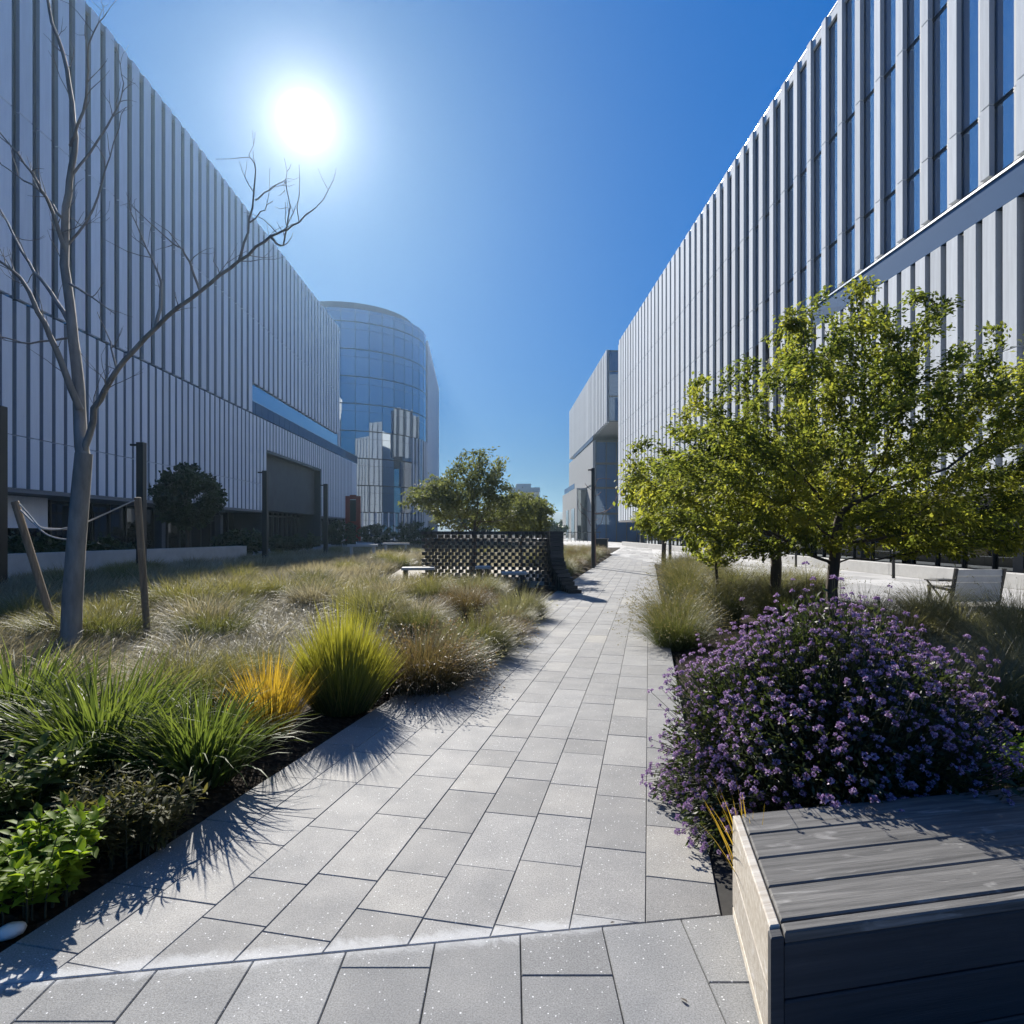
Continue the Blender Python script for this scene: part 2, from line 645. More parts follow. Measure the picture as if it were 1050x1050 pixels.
def make_tree(name, loc, label, cat, trunk, clouds, leaf, bark, leaves=20000, size=0.07, ratio=0.33, natt=900, step=0.14, di=1.4, dk=0.3, rtrunk=0.08, seed=3, spread=0.13, group=None, thin=0.012, tip_r=0.003, up=0.04, holes=0.5, lup=0.5):
    g = np.random.default_rng(seed)
    tot = sum(c[2] for c in clouds)
    att = np.concatenate([ell_points(int(natt * w / tot), c, r, g) for c, r, w in clouds])
    # thin the cloud with noise so gaps stay open
    keep = np.array([mnoise.noise(Vector(p) * 0.9 + Vector((seed * 3.1, 0, 0))) > -holes for p in att])
    att = att[keep]
    P, par = colonize(trunk, att, step, di, dk, 260, seed, up)
    (V, F, A), R = skeleton_mesh(P, par, tip_r, 2.25, rtrunk)
    root = empty(name, loc, 0, label, cat, group)
    link('trunk', np_mesh('trunk', V, F, A, smooth=True), bark, root)
    if leaves:
        tw = np.where(R < thin)[0]
        tw = tw[P[tw][:, 2] > trunk[-1][2] * 0.75]
        pick = g.choice(tw, leaves)
        pos = P[pick] + g.normal(0, spread * 0.6, (leaves, 3)) * np.array([1, 1, 0.7])
        d = P[pick] - P[np.maximum(par[pick], 0)]
        d /= np.linalg.norm(d, axis=1, keepdims=True) + 1e-9
        d[:, 2] -= 0.25
        base = np.array([mnoise.noise(Vector(p) * 1.3) for p in P[pick]]) * 0.55 + 0.45
        LV, LF, LA = leaf_quads(pos, size, ratio, g, dirs=d, up=lup, rnd=base)
        link('crown', np_mesh('crown', LV, LF, LA), leaf, root)
    return root


def clump_mesh(name, seed, mat, n, rbase, length, width, **kw):
    V, F, A = blades(n, rbase, length, width, seed=seed, **kw)
    me = np_mesh(name, V, F, A)
    me.materials.append(mat)
    return me
# ------------------------------------------------------------------ camera, sky, sun
cam = bpy.data.cameras.new('camera')
cam.sensor_width = 36
cam.lens = FPX / 1050 * 36
cam.shift_y = (HY - 525) / 1050
cam.clip_start, cam.clip_end = 0.05, 20000
co = bpy.data.objects.new('camera', cam)
COL.objects.link(co)
co.location = (0, 0, EYE)
co.rotation_euler = (PI / 2, 0, 0)
SC.camera = co

SUNV = Vector((313 - CXP, FPX, HY - 125)).normalized()
EL = math.asin(SUNV.z)
AZ = math.atan2(SUNV.x, SUNV.y)
sl = bpy.data.lights.new('sun', 'SUN')
sl.energy = 4.0
sl.angle = math.radians(0.5)
sl.color = (1.0, 0.95, 0.87)
so = bpy.data.objects.new('sun', sl)
COL.objects.link(so)
so.rotation_euler = SUNV.to_track_quat('Z', 'Y').to_euler()
so.location = (0, 0, 60)

SKYROLL = 0.80
HAZE = 0.00037
w = bpy.data.worlds.new('World')
SC.world = w
w.use_nodes = True
nt = w.node_tree
nt.nodes.clear()
wo = N(nt, 'ShaderNodeOutputWorld')
bg = N(nt, 'ShaderNodeBackground', Strength=0.138)
sky = N(nt, 'ShaderNodeTexSky', sky_type='NISHITA', sun_disc=False, sun_elevation=EL, sun_rotation=AZ, air_density=1.0, dust_density=0.3, ozone_density=3.0, altitude=50)
# the overexposed disc of the sun with its aureole, part of the sky's own light
tc = N(nt, 'ShaderNodeTexCoord')
nrm = N(nt, 'ShaderNodeVectorMath', operation='NORMALIZE')
L(nt, tc.outputs['Generated'], nrm.inputs[0])
dot = N(nt, 'ShaderNodeVectorMath', operation='DOT_PRODUCT')
L(nt, nrm.outputs[0], dot.inputs[0])
dot.inputs[1].default_value = SUNV
ang = math_n(nt, 'ARCCOSINE', math_n(nt, 'MINIMUM', dot.outputs['Value'], 1.0))
disc = N(nt, 'ShaderNodeMapRange', interpolation_type='SMOOTHSTEP')
L(nt, ang, disc.inputs['Value'])
disc.inputs['From Min'].default_value = 0.038
disc.inputs['From Max'].default_value = 0.004
disc.inputs['To Min'].default_value = 0.0
disc.inputs['To Max'].default_value = 14.0
aur = math_n(nt, 'MULTIPLY', math_n(nt, 'EXPONENT', math_n(nt, 'MULTIPLY', ang, -26.0)), 6.0)
tot = math_n(nt, 'ADD', disc.outputs[0], aur)
glow = mixc(nt, 1.0, (1.0, 0.98, 0.95), (1, 1, 1), 'MULTIPLY')
vm = N(nt, 'ShaderNodeVectorMath', operation='SCALE')
L(nt, glow, vm.inputs[0])
L(nt, tot, vm.inputs['Scale'])
hs = N(nt, 'ShaderNodeHueSaturation', Saturation=1.1, Value=1.0)
# roll the very bright sky round the sun off, as a clear dry day keeps it blue
lum = N(nt, 'ShaderNodeRGBToBW')
L(nt, sky.outputs[0], lum.inputs[0])
roll = math_n(nt, 'DIVIDE', 1.0, math_n(nt, 'ADD', 1.0, math_n(nt, 'MULTIPLY', lum.outputs[0], SKYROLL)))
sv = N(nt, 'ShaderNodeVectorMath', operation='SCALE')
L(nt, sky.outputs[0], sv.inputs[0])
L(nt, roll, sv.inputs['Scale'])
L(nt, mixc(nt, 1.0, sv.outputs[0], (0.36, 0.745, 1.22), 'MULTIPLY'), hs.inputs['Color'])
add = mixc(nt, 1.0, hs.outputs[0], vm.outputs[0], 'ADD')
L(nt, add, bg.inputs['Color'])
L(nt, bg.outputs[0], wo.inputs[0])
SC.view_settings.view_transform = 'Standard'
SC.view_settings.look = 'None'
SC.view_settings.exposure = 1.1
SC.view_settings.gamma = 1
SC.cycles.max_bounces = 7
SC.cycles.transparent_max_bounces = 4
SC.cycles.use_denoising = True

# ------------------------------------------------------------------ ground
def sstep(a, b, x):
    t = np.clip((x - a) / (b - a), 0, 1)
    return t * t * (3 - 2 * t)


def gz(x, y):
    """height of the planted ground (paving lies at 0)"""
    x = np.asarray(x, float)
    y = np.asarray(y, float)
    t = (x - P0[0]) * PN[0] + (y - P0[1]) * PN[1]
    s = (x - P0[0]) * PD[0] + (y - P0[1]) * PD[1]
    u = x * CB + y * SB
    # left bed: soil rises behind the edge, then a low berm
    lf = sstep(0.0, 0.35, -t) * 0.07 + sstep(1.2, 5.5, -t) * 0.10 * sstep(-0.5, 3.0, s)
    lf = lf * sstep(-14.2, -11.5, u) * (1 - sstep(55, 70, y) * 0.8)
    rt = sstep(PWT, PWT + 0.35, t) * 0.07 * (1 - sstep(6.8, 7.6, u))
    bump = 0.02 * np.sin(x * 1.7 + 0.6 * y) * np.sin(y * 1.3 - x * 0.4)
    h = -0.05 + lf + rt + bump * ((lf > 0.06) | (rt > 0.06))
    inside = (t > -0.02) & (t < PWT + 0.02)
    h = np.where(inside, -0.06, h)
    h = np.where((s < -0.6) & (t > -0.1), -0.06, h)
    return np.where((np.abs(x) > 45) | (y > 140) | (y < -9), -0.06, h)


def axis(a, b, st, far):
    core = np.arange(a, b + 1e-6, st)
    out = [b + 5, b + 20, b + 60, b + 160, b + 500, b + 1500, far]
    inn = [-far, a - 1500, a - 500, a - 160, a - 60, a - 20, a - 5]
    return np.concatenate([inn, core, out])


xs, ys = axis(-24, 14, 0.2, 9000), axis(-8, 70, 0.25, 9000)
X, Y = np.meshgrid(xs, ys)
Z = gz(X, Y)
nx, ny = len(xs), len(ys)
I = np.arange(nx * ny).reshape(ny, nx)
F = np.stack([I[:-1, :-1], I[:-1, 1:], I[1:, 1:], I[1:, :-1]], -1).reshape(-1, 4)
m, nt, out = new_mat('dark_mulch_soil')
p = N(nt, 'ShaderNodeBsdfPrincipled', Roughness=0.95)
p.inputs['Specular IOR Level'].default_value = 0.15
tc = N(nt, 'ShaderNodeTexCoord')
v1 = N(nt, 'ShaderNodeTexVoronoi', Scale=28.0)
L(nt, tc.outputs['Object'], v1.inputs['Vector'])
n1 = N(nt, 'ShaderNodeTexNoise', Scale=0.35, Detail=8.0)
L(nt, tc.outputs['Object'], n1.inputs['Vector'])
c1 = ramp(nt, v1.outputs['Color'], [(0, (0.010, 0.008, 0.006)), (0.6, (0.03, 0.022, 0.015)), (1, (0.075, 0.055, 0.036))]).outputs[0]
c2 = ramp(nt, n1.outputs['Fac'], [(0.35, (0.6, 0.6, 0.6)), (0.7, (1.5, 1.4, 1.2))]).outputs[0]
L(nt, mixc(nt, 1.0, c1, c2, 'MULTIPLY'), p.inputs['Base Color'])
b = N(nt, 'ShaderNodeBump', Strength=0.9, Distance=0.03)
L(nt, v1.outputs['Distance'], b.inputs['Height'])
L(nt, b.outputs[0], p.inputs['Normal'])
L(nt, p.outputs[0], out.inputs[0])
tag(link('ground', np_mesh('ground', np.stack([X.ravel(), Y.ravel(), Z.ravel()], -1), F, smooth=True), m), kind='structure')

# ------------------------------------------------------------------ paving
def paving_mat(name, base, seam=True):
    m, nt, out = new_mat(name)
    p = N(nt, 'ShaderNodeBsdfPrincipled')
    p.inputs['Specular IOR Level'].default_value = 0.36
    tc = N(nt, 'ShaderNodeTexCoord')
    a = N(nt, 'ShaderNodeAttribute', attribute_name='rnd')
    tone = ramp(nt, a.outputs['Fac'], [(0, tuple(b * 0.86 for b in base)), (0.45, base), (0.8, tuple(b * 1.12 for b in base)), (0.95, (base[0] * 1.18, base[1] * 1.16, base[2] * 1.12)), (1, (base[0] * 1.34, base[1] * 1.29, base[2] * 1.18))]).outputs[0]
    mott = N(nt, 'ShaderNodeTexNoise', Scale=3.2, Detail=7.0, Roughness=0.65)
    L(nt, tc.outputs['Object'], mott.inputs['Vector'])
    c = mixc(nt, 1.0, tone, ramp(nt, mott.outputs['Fac'], [(0.3, (0.86, 0.87, 0.88)), (0.7, (1.13, 1.12, 1.1))]).outputs[0], 'MULTIPLY')
    gr = N(nt, 'ShaderNodeTexNoise', Scale=170.0, Detail=3.0, Roughness=0.7)
    L(nt, tc.outputs['Object'], gr.inputs['Vector'])
    c = mixc(nt, 1.0, c, ramp(nt, gr.outputs['Fac'], [(0.33, (0.62, 0.62, 0.63)), (0.5, (1, 1, 1)), (0.68, (1.35, 1.35, 1.35))]).outputs[0], 'MULTIPLY')
    # white specks: sun glints painted into the paver colour
    vo = N(nt, 'ShaderNodeTexVoronoi', Scale=85.0)
    L(nt, tc.outputs['Object'], vo.inputs['Vector'])
    sep = N(nt, 'ShaderNodeSeparateColor')
    L(nt, vo.outputs['Color'], sep.inputs[0])
    pick = math_n(nt, 'GREATER_THAN', sep.outputs[0], 0.80)
    rad = math_n(nt, 'LESS_THAN', vo.outputs['Distance'], math_n(nt, 'MULTIPLY', sep.outputs[1], 0.30))
    speck = math_n(nt, 'MULTIPLY', pick, rad)
    c = mixc(nt, math_n(nt, 'MULTIPLY', speck, 0.75), c, (0.85, 0.85, 0.84))
    # old spills and dirt
    dn = N(nt, 'ShaderNodeTexNoise', Scale=1.1, Detail=9.0, Roughness=0.72, Distortion=0.6)
    L(nt, tc.outputs['Object'], dn.inputs['Vector'])
    dirt = ramp(nt, dn.outputs['Fac'], [(0.60, (0, 0, 0)), (0.72, (1, 1, 1))]).outputs[0]
    c = mixc(nt, math_n(nt, 'MULTIPLY', dirt, 0.42), c, (0.14, 0.135, 0.13))
    if seam:
        # lime bloom washed out along the cut seam
        sp = N(nt, 'ShaderNodeSeparateXYZ')
        L(nt, tc.outputs['Object'], sp.inputs[0])
        dist = math_n(nt, 'ADD', math_n(nt, 'MULTIPLY', sp.outputs[0], SEAM[0]), math_n(nt, 'MULTIPLY', sp.outputs[1], SEAM[1]))
        dist = math_n(nt, 'SUBTRACT', dist, SEAM[2])
        sn = N(nt, 'ShaderNodeTexNoise', Scale=5.5, Detail=10.0, Roughness=0.78, Distortion=1.6)
        L(nt, tc.outputs['Object'], sn.inputs['Vector'])
        band = N(nt, 'ShaderNodeMapRange')
        L(nt, math_n(nt, 'ABSOLUTE', math_n(nt, 'SUBTRACT', dist, 0.015)), band.inputs['Value'])
        band.inputs['From Min'].default_value = 0.0
        band.inputs['From Max'].default_value = 0.13
        band.inputs['To Min'].default_value = 0.62
        band.inputs['To Max'].default_value = 0.0
        k = math_n(nt, 'ADD', band.outputs[0], math_n(nt, 'SUBTRACT', sn.outputs['Fac'], 0.82))
        xm = N(nt, 'ShaderNodeMapRange')
        L(nt, sp.outputs[0], xm.inputs['Value'])
        xm.inputs['From Min'].default_value = 0.55
        xm.inputs['From Max'].default_value = 0.2
        k = math_n(nt, 'MULTIPLY', math_n(nt, 'MULTIPLY', k, 4.5, True), xm.outputs[0])
        c = mixc(nt, math_n(nt, 'MULTIPLY', k, 0.48, True), c, (0.62, 0.63, 0.63))
    L(nt, c, p.inputs['Base Color'])
    rr = math_n(nt, 'SUBTRACT', 0.82, math_n(nt, 'MULTIPLY', mott.outputs['Fac'], 0.16))
    L(nt, rr, p.inputs['Roughness'])
    b = N(nt, 'ShaderNodeBump', Strength=0.35, Distance=0.004)
    L(nt, gr.outputs['Fac'], b.inputs['Height'])
    L(nt, b.outputs[0], p.inputs['Normal'])
    L(nt, p.outputs[0], out.inputs[0])
    return m


SA, SB_ = gnd(0, 1009), gnd(617, 950)
sd = (SB_ - SA).normalized()
SEAM = (-sd.y, sd.x, -sd.y * SA.x + sd.x * SA.y)           # n.x*x+n.y*y-c, positive beyond the seam
pm = paving_mat('granite_pavers', (0.258, 0.254, 0.245))
pm2 = paving_mat('granite_pavers_cut', (0.225, 0.227, 0.225))
joint = surf_mat('dark_joint_sand', (0.035, 0.033, 0.03), 0.95, 0.3, 30)


def lay(polys, gap=0.0022):
    mb = MB()
    for poly, r in polys:
        o_ = inset(poly, gap * 0.5)
        i_ = inset(poly, gap * 0.5 + 0.003)
        if len(o_) < 3 or len(i_) != len(o_):
            continue
        n = len(o_)
        zz = random.uniform(-0.0012, 0.0012)
        vs = [(x, y, zz - 0.02) for x, y in o_] + [(x, y, zz - 0.004) for x, y in o_] + [(x, y, zz) for x, y in i_]
        fs = [[2 * n + i for i in range(n)]]
        for Lr in range(2):
            for i in range(n):
                j = (i + 1) % n
                fs.append((Lr * n + i, Lr * n + j, (Lr + 1) * n + j, (Lr + 1) * n + i))
        mb._add(vs, fs, 0, r)
    return mb


SEAMCUT = 0.002
polys = []
for k in range(9):
    t0, t1 = k * STRIP, (k + 1) * STRIP
    if k == 8: t0, t1 = PW, PWT
    # the photo's own cross joints for the strip beside the right joint line, random lengths elsewhere
    s = -0.3 - random.uniform(0, 0.45)
    if k == 7:
        seq = []
    while s < 86:
        ln = random.choice([0.42, 0.5, 0.5, 0.56, 0.62, 0.3])
        q = ccw([on_path(s, t0), on_path(s + ln, t0), on_path(s + ln, t1), on_path(s, t1)])
        q = clip(q, SEAM[0], SEAM[1], SEAM[2] + SEAMCUT)
        if len(q) >= 3:
            q = [q[i] for i in range(len(q)) if math.hypot(q[i][0] - q[i - 1][0], q[i][1] - q[i - 1][1]) > 0.004]
        if len(q) >= 3: polys.append((q, random.random()))
        s += ln
pth = tag(link('path', lay(polys).mesh('path', pm)), kind='structure')
mb = MB()
q = ccw([on_path(-1.5, -0.004), on_path(86, -0.004), on_path(86, PWT + 0.004), on_path(-1.5, PWT + 0.004)])
mb.prism(q, -0.09, -0.012)
tag(mb.build('path_bedding', joint), kind='structure')

polys = []
fixed = {0: [2.193], -1: [2.9], -2: [2.233], 1: [2.9], 2: [2.16], -5: [1.988], -3: [2.9], -4: [2.9]}
lp = (-PN[0], -PN[1])
for k in range(-18, 24):
    x0, x1 = 0.0324 + 0.324 * k, 0.0324 + 0.324 * (k + 1)
    yj = sorted(fixed.get(k, [2.3 - random.uniform(0, 0.6)]))
    y = yj[0]
    cuts = [3.6, y] if y < 3.2 else [3.6]
    if y >= 2.9:
        y = 1.98 - random.uniform(0.02, 0.2); cuts = [3.6, y]
    while y > -7:
        y -= random.choice([0.5, 0.6, 0.65, 0.8])
        cuts.append(y)
    for a, b in zip(cuts[1:], cuts[:-1]):
        q = [(x0, a), (x1, a), (x1, b), (x0, b)]
        q = clip(q, -SEAM[0], -SEAM[1], -SEAM[2] + SEAMCUT)
        q = clip(q, PN[0], PN[1], PN[0] * P0[0] + PN[1] * P0[1]) if len(q) > 2 else q
        if len(q) >= 3:
            q = [q[i] for i in range(len(q)) if math.hypot(q[i][0] - q[i - 1][0], q[i][1] - q[i - 1][1]) > 0.004]
        if len(q) >= 3: polys.append((q, random.random() * 0.85))
tag(link('pavement', lay(polys, 0.0035).mesh('pavement', pm2)), kind='structure')
mb = MB()
mb.prism(ccw([(-4, -7), (8, -7), (8, 3.7), (1.3, 3.7), (0.45, 2.43), (-1.9, 2.08)]), -0.085, -0.0145)
tag(mb.build('pavement_bedding', joint), kind='structure')

# pale walk along the right-hand building, shaded walk along the left one
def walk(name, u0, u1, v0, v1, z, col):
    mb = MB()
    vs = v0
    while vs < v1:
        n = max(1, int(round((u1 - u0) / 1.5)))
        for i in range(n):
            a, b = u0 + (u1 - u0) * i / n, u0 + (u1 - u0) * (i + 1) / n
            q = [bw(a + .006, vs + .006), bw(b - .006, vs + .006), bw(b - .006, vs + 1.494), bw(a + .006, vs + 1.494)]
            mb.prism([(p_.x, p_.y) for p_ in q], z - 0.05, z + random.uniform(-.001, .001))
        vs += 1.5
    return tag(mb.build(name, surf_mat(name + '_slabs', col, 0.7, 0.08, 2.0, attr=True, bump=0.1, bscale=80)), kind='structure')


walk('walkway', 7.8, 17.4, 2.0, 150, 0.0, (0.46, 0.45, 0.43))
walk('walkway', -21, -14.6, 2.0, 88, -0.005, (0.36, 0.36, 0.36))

# hills on the horizon
g = np.random.default_rng(5)
hx = np.linspace(-1400, 1400, 260)
hy = np.linspace(900, 1400, 26)
HX, HYY = np.meshgrid(hx, hy)
prof = np.sin(np.linspace(0, PI, len(hy)))[:, None]
rd = np.array([[mnoise.fractal(Vector((x / 300, y / 300, 2.2)), 1.0, 2.0, 6) for x in hx] for y in hy])
HZ = np.minimum(prof * (40 + 14 * rd), 49) - 3
I = np.arange(HX.size).reshape(HX.shape)
F = np.stack([I[:-1, :-1], I[:-1, 1:], I[1:, 1:], I[1:, :-1]], -1).reshape(-1, 4)
tag(link('hills', np_mesh('hills', np.stack([HX.ravel(), HYY.ravel(), HZ.ravel()], -1), F, smooth=True),
         surf_mat('wooded_hillside', (0.085, 0.105, 0.075), 0.95, 0.3, 0.01)), kind='structure')

# pale ground added behind the brick wall so its gaps show bright
mb = MB(); mb.prism(ccw([(-3.6, 17.3), (1.3, 17.0), (2.2, 23.5), (-4.2, 24.5)]), -0.02, 0.19)
tag(mb.build('added_pale_court', surf_mat('added_court_gravel', (0.42, 0.38, 0.31), 0.9, 0.25, 30, bump=0.5, bscale=120)), kind='structure')
# thin air between here and the hills
mb = MB(); mb.box(-2300, 2300, -400, 1500, -1.2, 52)
m, nt, out = new_mat('thin_air')
pv = N(nt, 'ShaderNodeVolumePrincipled')
pv.inputs['Color'].default_value = (0.58, 0.82, 1.0, 1)
pv.inputs['Density'].default_value = HAZE
pv.inputs['Anisotropy'].default_value = 0.7
L(nt, pv.outputs[0], out.inputs['Volume'])
if HAZE > 0:
    tag(mb.build('haze', m), kind='stuff')

# ------------------------------------------------------------------ buildings
def fin_mesh(name, su, d, wv, segs, gap=0.025, mat=None, strip=0.0):
    """one vertical fin: outer face at u=0, body towards the wall (su = +1/-1), segments stacked with open joints"""
    mb = MB()
    for z0, z1 in segs:
        a, b = sorted((0, su * d))
        mb.box(a, b, 0, wv, z0 + gap / 2, z1 - gap / 2, c=0.012, r=random.random())
        if strip:                                    # dark plate standing for the fin's reflection in the glass, just off it
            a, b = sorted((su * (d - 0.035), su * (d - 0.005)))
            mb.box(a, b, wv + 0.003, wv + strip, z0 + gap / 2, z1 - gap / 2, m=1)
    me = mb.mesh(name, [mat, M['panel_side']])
    for f in me.polygons:                            # fin sides take a darker material, their shade put into the colour
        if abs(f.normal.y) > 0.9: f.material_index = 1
    return me


class Bld:
    def __init__(self, name, label, cat, u, v, group=None):
        self.u, self.v = u, v
        self.root = empty(name, bw(u, v), BA, label, cat, group)

    def part(self, name, mb, mat, parent=None, label=None):
        """mb in (u,v) coordinates"""
        me = mb.mesh(name, mat)
        me.transform(__import__('mathutils').Matrix.Translation((-self.u, -self.v, 0)))
        o = link(name, me, None, parent or self.root)
        if label: o['label'] = label
        return o

    def inst(self, name, me, u, v, z=0.0, parent=None):
        return link(name, me, None, parent or self.root, (u - self.u, v - self.v, z))


def fin_group(B, name, specs, limit=95):
    """specs: (mesh, u, v); the nearest `limit` become parts, the rest one part"""
    specs = sorted(specs, key=lambda s: s[2])
    for me, u, v in specs[:limit]:
        B.inst(name, me, u, v)
    rest = specs[limit:]
    if rest:
        mb = MB()
        for me, u, v in rest:
            b = len(mb.v)
            vs = [(p.co.x + u, p.co.y + v, p.co.z) for p in me.vertices]
            mb._add(vs, [list(f.vertices) for f in me.polygons])
        o = B.part(name, mb, me.materials[0])
        o['kind'] = 'stuff'


def window(B, u, v0, v1, z0, z1, mat, cache={}):
    """one bay of glazing seen from the walk: a pane in a thin frame"""
    k = (round(v1 - v0, 3), round(z1 - z0, 3), mat.name)
    if k not in cache:
        mb = MB()
        mb.box(-0.02, 0.02, 0.03, v1 - v0 - 0.03, 0.05, z1 - z0 - 0.05)
        f = MB()
        W, H = v1 - v0, z1 - z0
        f.box(-0.04, 0.04, 0, W, 0, 0.05); f.box(-0.04, 0.04, 0, W, H - 0.05, H)
        f.box(-0.038, 0.038, 0, 0.03, 0.05, H - 0.05); f.box(-0.038, 0.038, W - 0.03, W, 0.05, H - 0.05)
        cache[k] = (mb.mesh('window', mat), f.mesh('window_frame', M['mullion']))
    a, b = cache[k]
    o = B.inst('window', a, u, v0, z0)
    link('frame', b, None, o)
    return o


# ---- right-hand building
XB = 15.0
RB = Bld('office_building', 'long pale office building with vertical fins and a glass balcony above the green leafy trees', 'building', XB, 0)
mb = MB()
mb.box(XB + 0.62, XB + 30, -10, 77, 2.95, 24.6)
RB.part('core', mb, M['walldark'])
mb = MB(); mb.box(XB + 0.05, XB + 30.2, 77.003, 77.4, 2.87, 24.75); mb.box(XB + 0.3, XB + 30.2, -10.4, -10.003, 0, 24.75)
RB.part('end_wall', mb, M['panel'])
mb = MB(); mb.box(XB + 0.02, XB + 3.4, -10, 77, 2.70, 2.86)
RB.part('soffit', mb, M['soffit'])
mb = MB(); mb.box(XB + 0.10, XB + 30, -10, 76.99, 24.62, 25.06)
pp_ = RB.part('parapet', mb, M['panel'])
mb = MB(); mb.box(XB + 0.08, XB + 0.5, -10, 76.99, 25.063, 25.11)
RB.part('coping', mb, M['bright'], pp_)
mb = MB(); mb.box(XB + 3.3, XB + 3.36, -10, 77, 0.0, 2.69)
gg = RB.part('ground_floor_glazing', mb, M['glassdark'])
mb = MB(); mb.box(0, 0.09, 0, 0.06, 0.0, 2.69)
mume = mb.mesh('mullion', M['mullion'])
for v in np.arange(-9.0, 77, 1.5): RB.inst('mullion', mume, XB + 3.2, v, 0, gg)
cm = MB(); cm.box(-0.2, 0.2, -0.2, 0.2, 0, 2.7, c=0.02)
cme = cm.mesh('column', M['walldark'])
for v in np.arange(2, 77, 9.0): RB.inst('column', cme, XB + 2.2, v)
VS = 29.55
zU = [12.4, 14.58, 19.4, 25.12]
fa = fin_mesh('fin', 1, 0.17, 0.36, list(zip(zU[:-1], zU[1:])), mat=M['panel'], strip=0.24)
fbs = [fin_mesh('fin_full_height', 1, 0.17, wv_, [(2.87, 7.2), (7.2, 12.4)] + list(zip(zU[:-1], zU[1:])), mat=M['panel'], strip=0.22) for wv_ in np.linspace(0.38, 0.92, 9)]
fl = fin_mesh('podium_fin', 1, 0.30, 0.50, [(2.87, 6.9), (6.9, 11.24)], mat=M['panel'])
specs = []
v = 18.70 - 1.357 * 18
while v < 76.7:
    specs.append((fa if v < VS - 0.3 else fbs[min(8, int((v - VS + 0.3) / 2.6))], XB, v)); v += 1.357
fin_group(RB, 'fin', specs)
specs = []
v = 18.46 - 0.775 * 24
while v < VS - 0.5:
    specs.append((fl, XB, v)); v += 0.775
fin_group(RB, 'podium_fin', specs)
mb = MB(); mb.box(XB + 0.31, XB + 0.6, -10, VS - 0.2, 2.9, 11.2)
RB.part('podium_wall', mb, M['panel_side'])
mb = MB(); mb.box(XB + 0.04, XB + 0.08, -10, VS - 0.1, 11.26, 12.2)
bal = RB.part('balcony_rail', mb, M['railglass'])
mb = MB(); mb.box(XB - 0.01, XB + 0.13, -10, VS - 0.1, 12.203, 12.27)
RB.part('handrail', mb, M['bright'], bal)
# glazing bays behind the fins
v = 18.70 - 1.357 * 5 + 0.36
while v < VS + 14:
    for z0, z1 in ((12.42, 14.56), (14.6, 19.38), (19.42, 24.6)):
        window(RB, XB + 0.24, v - 0.2, v + 1.157, z0, z1, M['glass'])
    v += 1.357
mb = MB()
mb.box(XB + 0.22, XB + 0.26, v - 0.17, 76.9, 2.9, 24.6)
mb.box(XB + 0.22, XB + 0.26, -10, 18.7 - 1.357 * 5, 12.4, 24.6)
RB.part('window_band', mb, M['glass'])
mb = MB()
for z in (7.2, 12.4, 14.58, 19.4):
    mb.box(XB + 0.195, XB + 0.219, v - 0.17, 76.9, z - 0.06, z + 0.06)
RB.part('floor_edge', mb, M['mullion'])

# ---- far right building, stepped
FB = Bld('office_building', 'distant grey stepped office building with blue glass end, far right behind the path', 'building', XB, 85)
mb = MB(); mb.box(XB + 0.5, XB + 25, 85.2, 130, 16.6, 26.4); FB.part('upper_block', mb, M['wallgrey'])
fm = fin_mesh('fin', 1, 0.45, 0.72, [(16.6, 26.6)], mat=M['panel'])
fin_group(FB, 'fin', [(fm, XB, v) for v in np.arange(85.6, 129.5, 1.36)])
mb = MB(); mb.box(XB + 0.2, XB + 25, 85.0, 85.19, 16.6, 26.3); eg = FB.part('end_glazing', mb, M['glassfar'])
mb = MB()
for u in np.arange(XB + 0.2, XB + 25, 1.5): mb.box(u, u + 0.08, 84.9, 84.995, 16.6, 26.3)
for z in (16.6, 20.0, 23.4, 26.2): mb.box(XB + 0.2, XB + 25, 84.88, 84.995, z, z + 0.12)
FB.part('mullions', mb, M['mullion'], eg)
mb = MB(); mb.box(XB + 0.1, XB + 25, 97.2, 130.1, 0, 15.8); FB.part('lower_block', mb, M['wallgrey'])
mb = MB()
for v in np.arange(97.6, 130, 1.36): mb.box(XB - 0.02, XB + 0.09, v, v + 1.28, 9.05, 15.75)
FB.part('cladding', mb, M['wallgrey'])
mb = MB(); mb.box(XB + 0.3, XB + 25, 97.0, 97.19, 0, 15.7); lg = FB.part('lower_glazing', mb, M['glassfar'])
mb = MB()
for u in np.arange(XB + 0.3, XB + 25, 1.6): mb.box(u, u + 0.10, 96.85, 96.99, 0.0, 15.7)
for z in (4.2, 8.2, 12.0, 15.5): mb.box(XB + 0.3, XB + 25, 96.83, 96.995, z, z + 0.3)
FB.part('mullions', mb, M['mullion'], lg)
mb = MB(); mb.box(XB - 0.1, XB - 0.03, 97.2, 122, 15.85, 16.55); FB.part('terrace_rail', mb, M['railglass'])
mb = MB(); mb.box(XB - 1.6, XB + 0.08, 105, 128, 0, 8.9); FB.part('podium', mb, M['wallgrey'])
mb = MB(); mb.box(XB - 1.5, XB + 0.08, 104.8, 104.99, 0, 8.6); FB.part('podium_glazing', mb, M['glassdark'])
for v in (108, 117):
    mb = MB(); mb.box(XB - 1.66, XB - 1.605, v, v + 4.5, 0, 5.6)
    FB.part('doorway', mb, M['glassdark'])
mb = MB(); mb.box(XB - 1.66, XB - 1.61, 108, 124, 9.0, 9.9); FB.part('podium_rail', mb, M['railglass'])

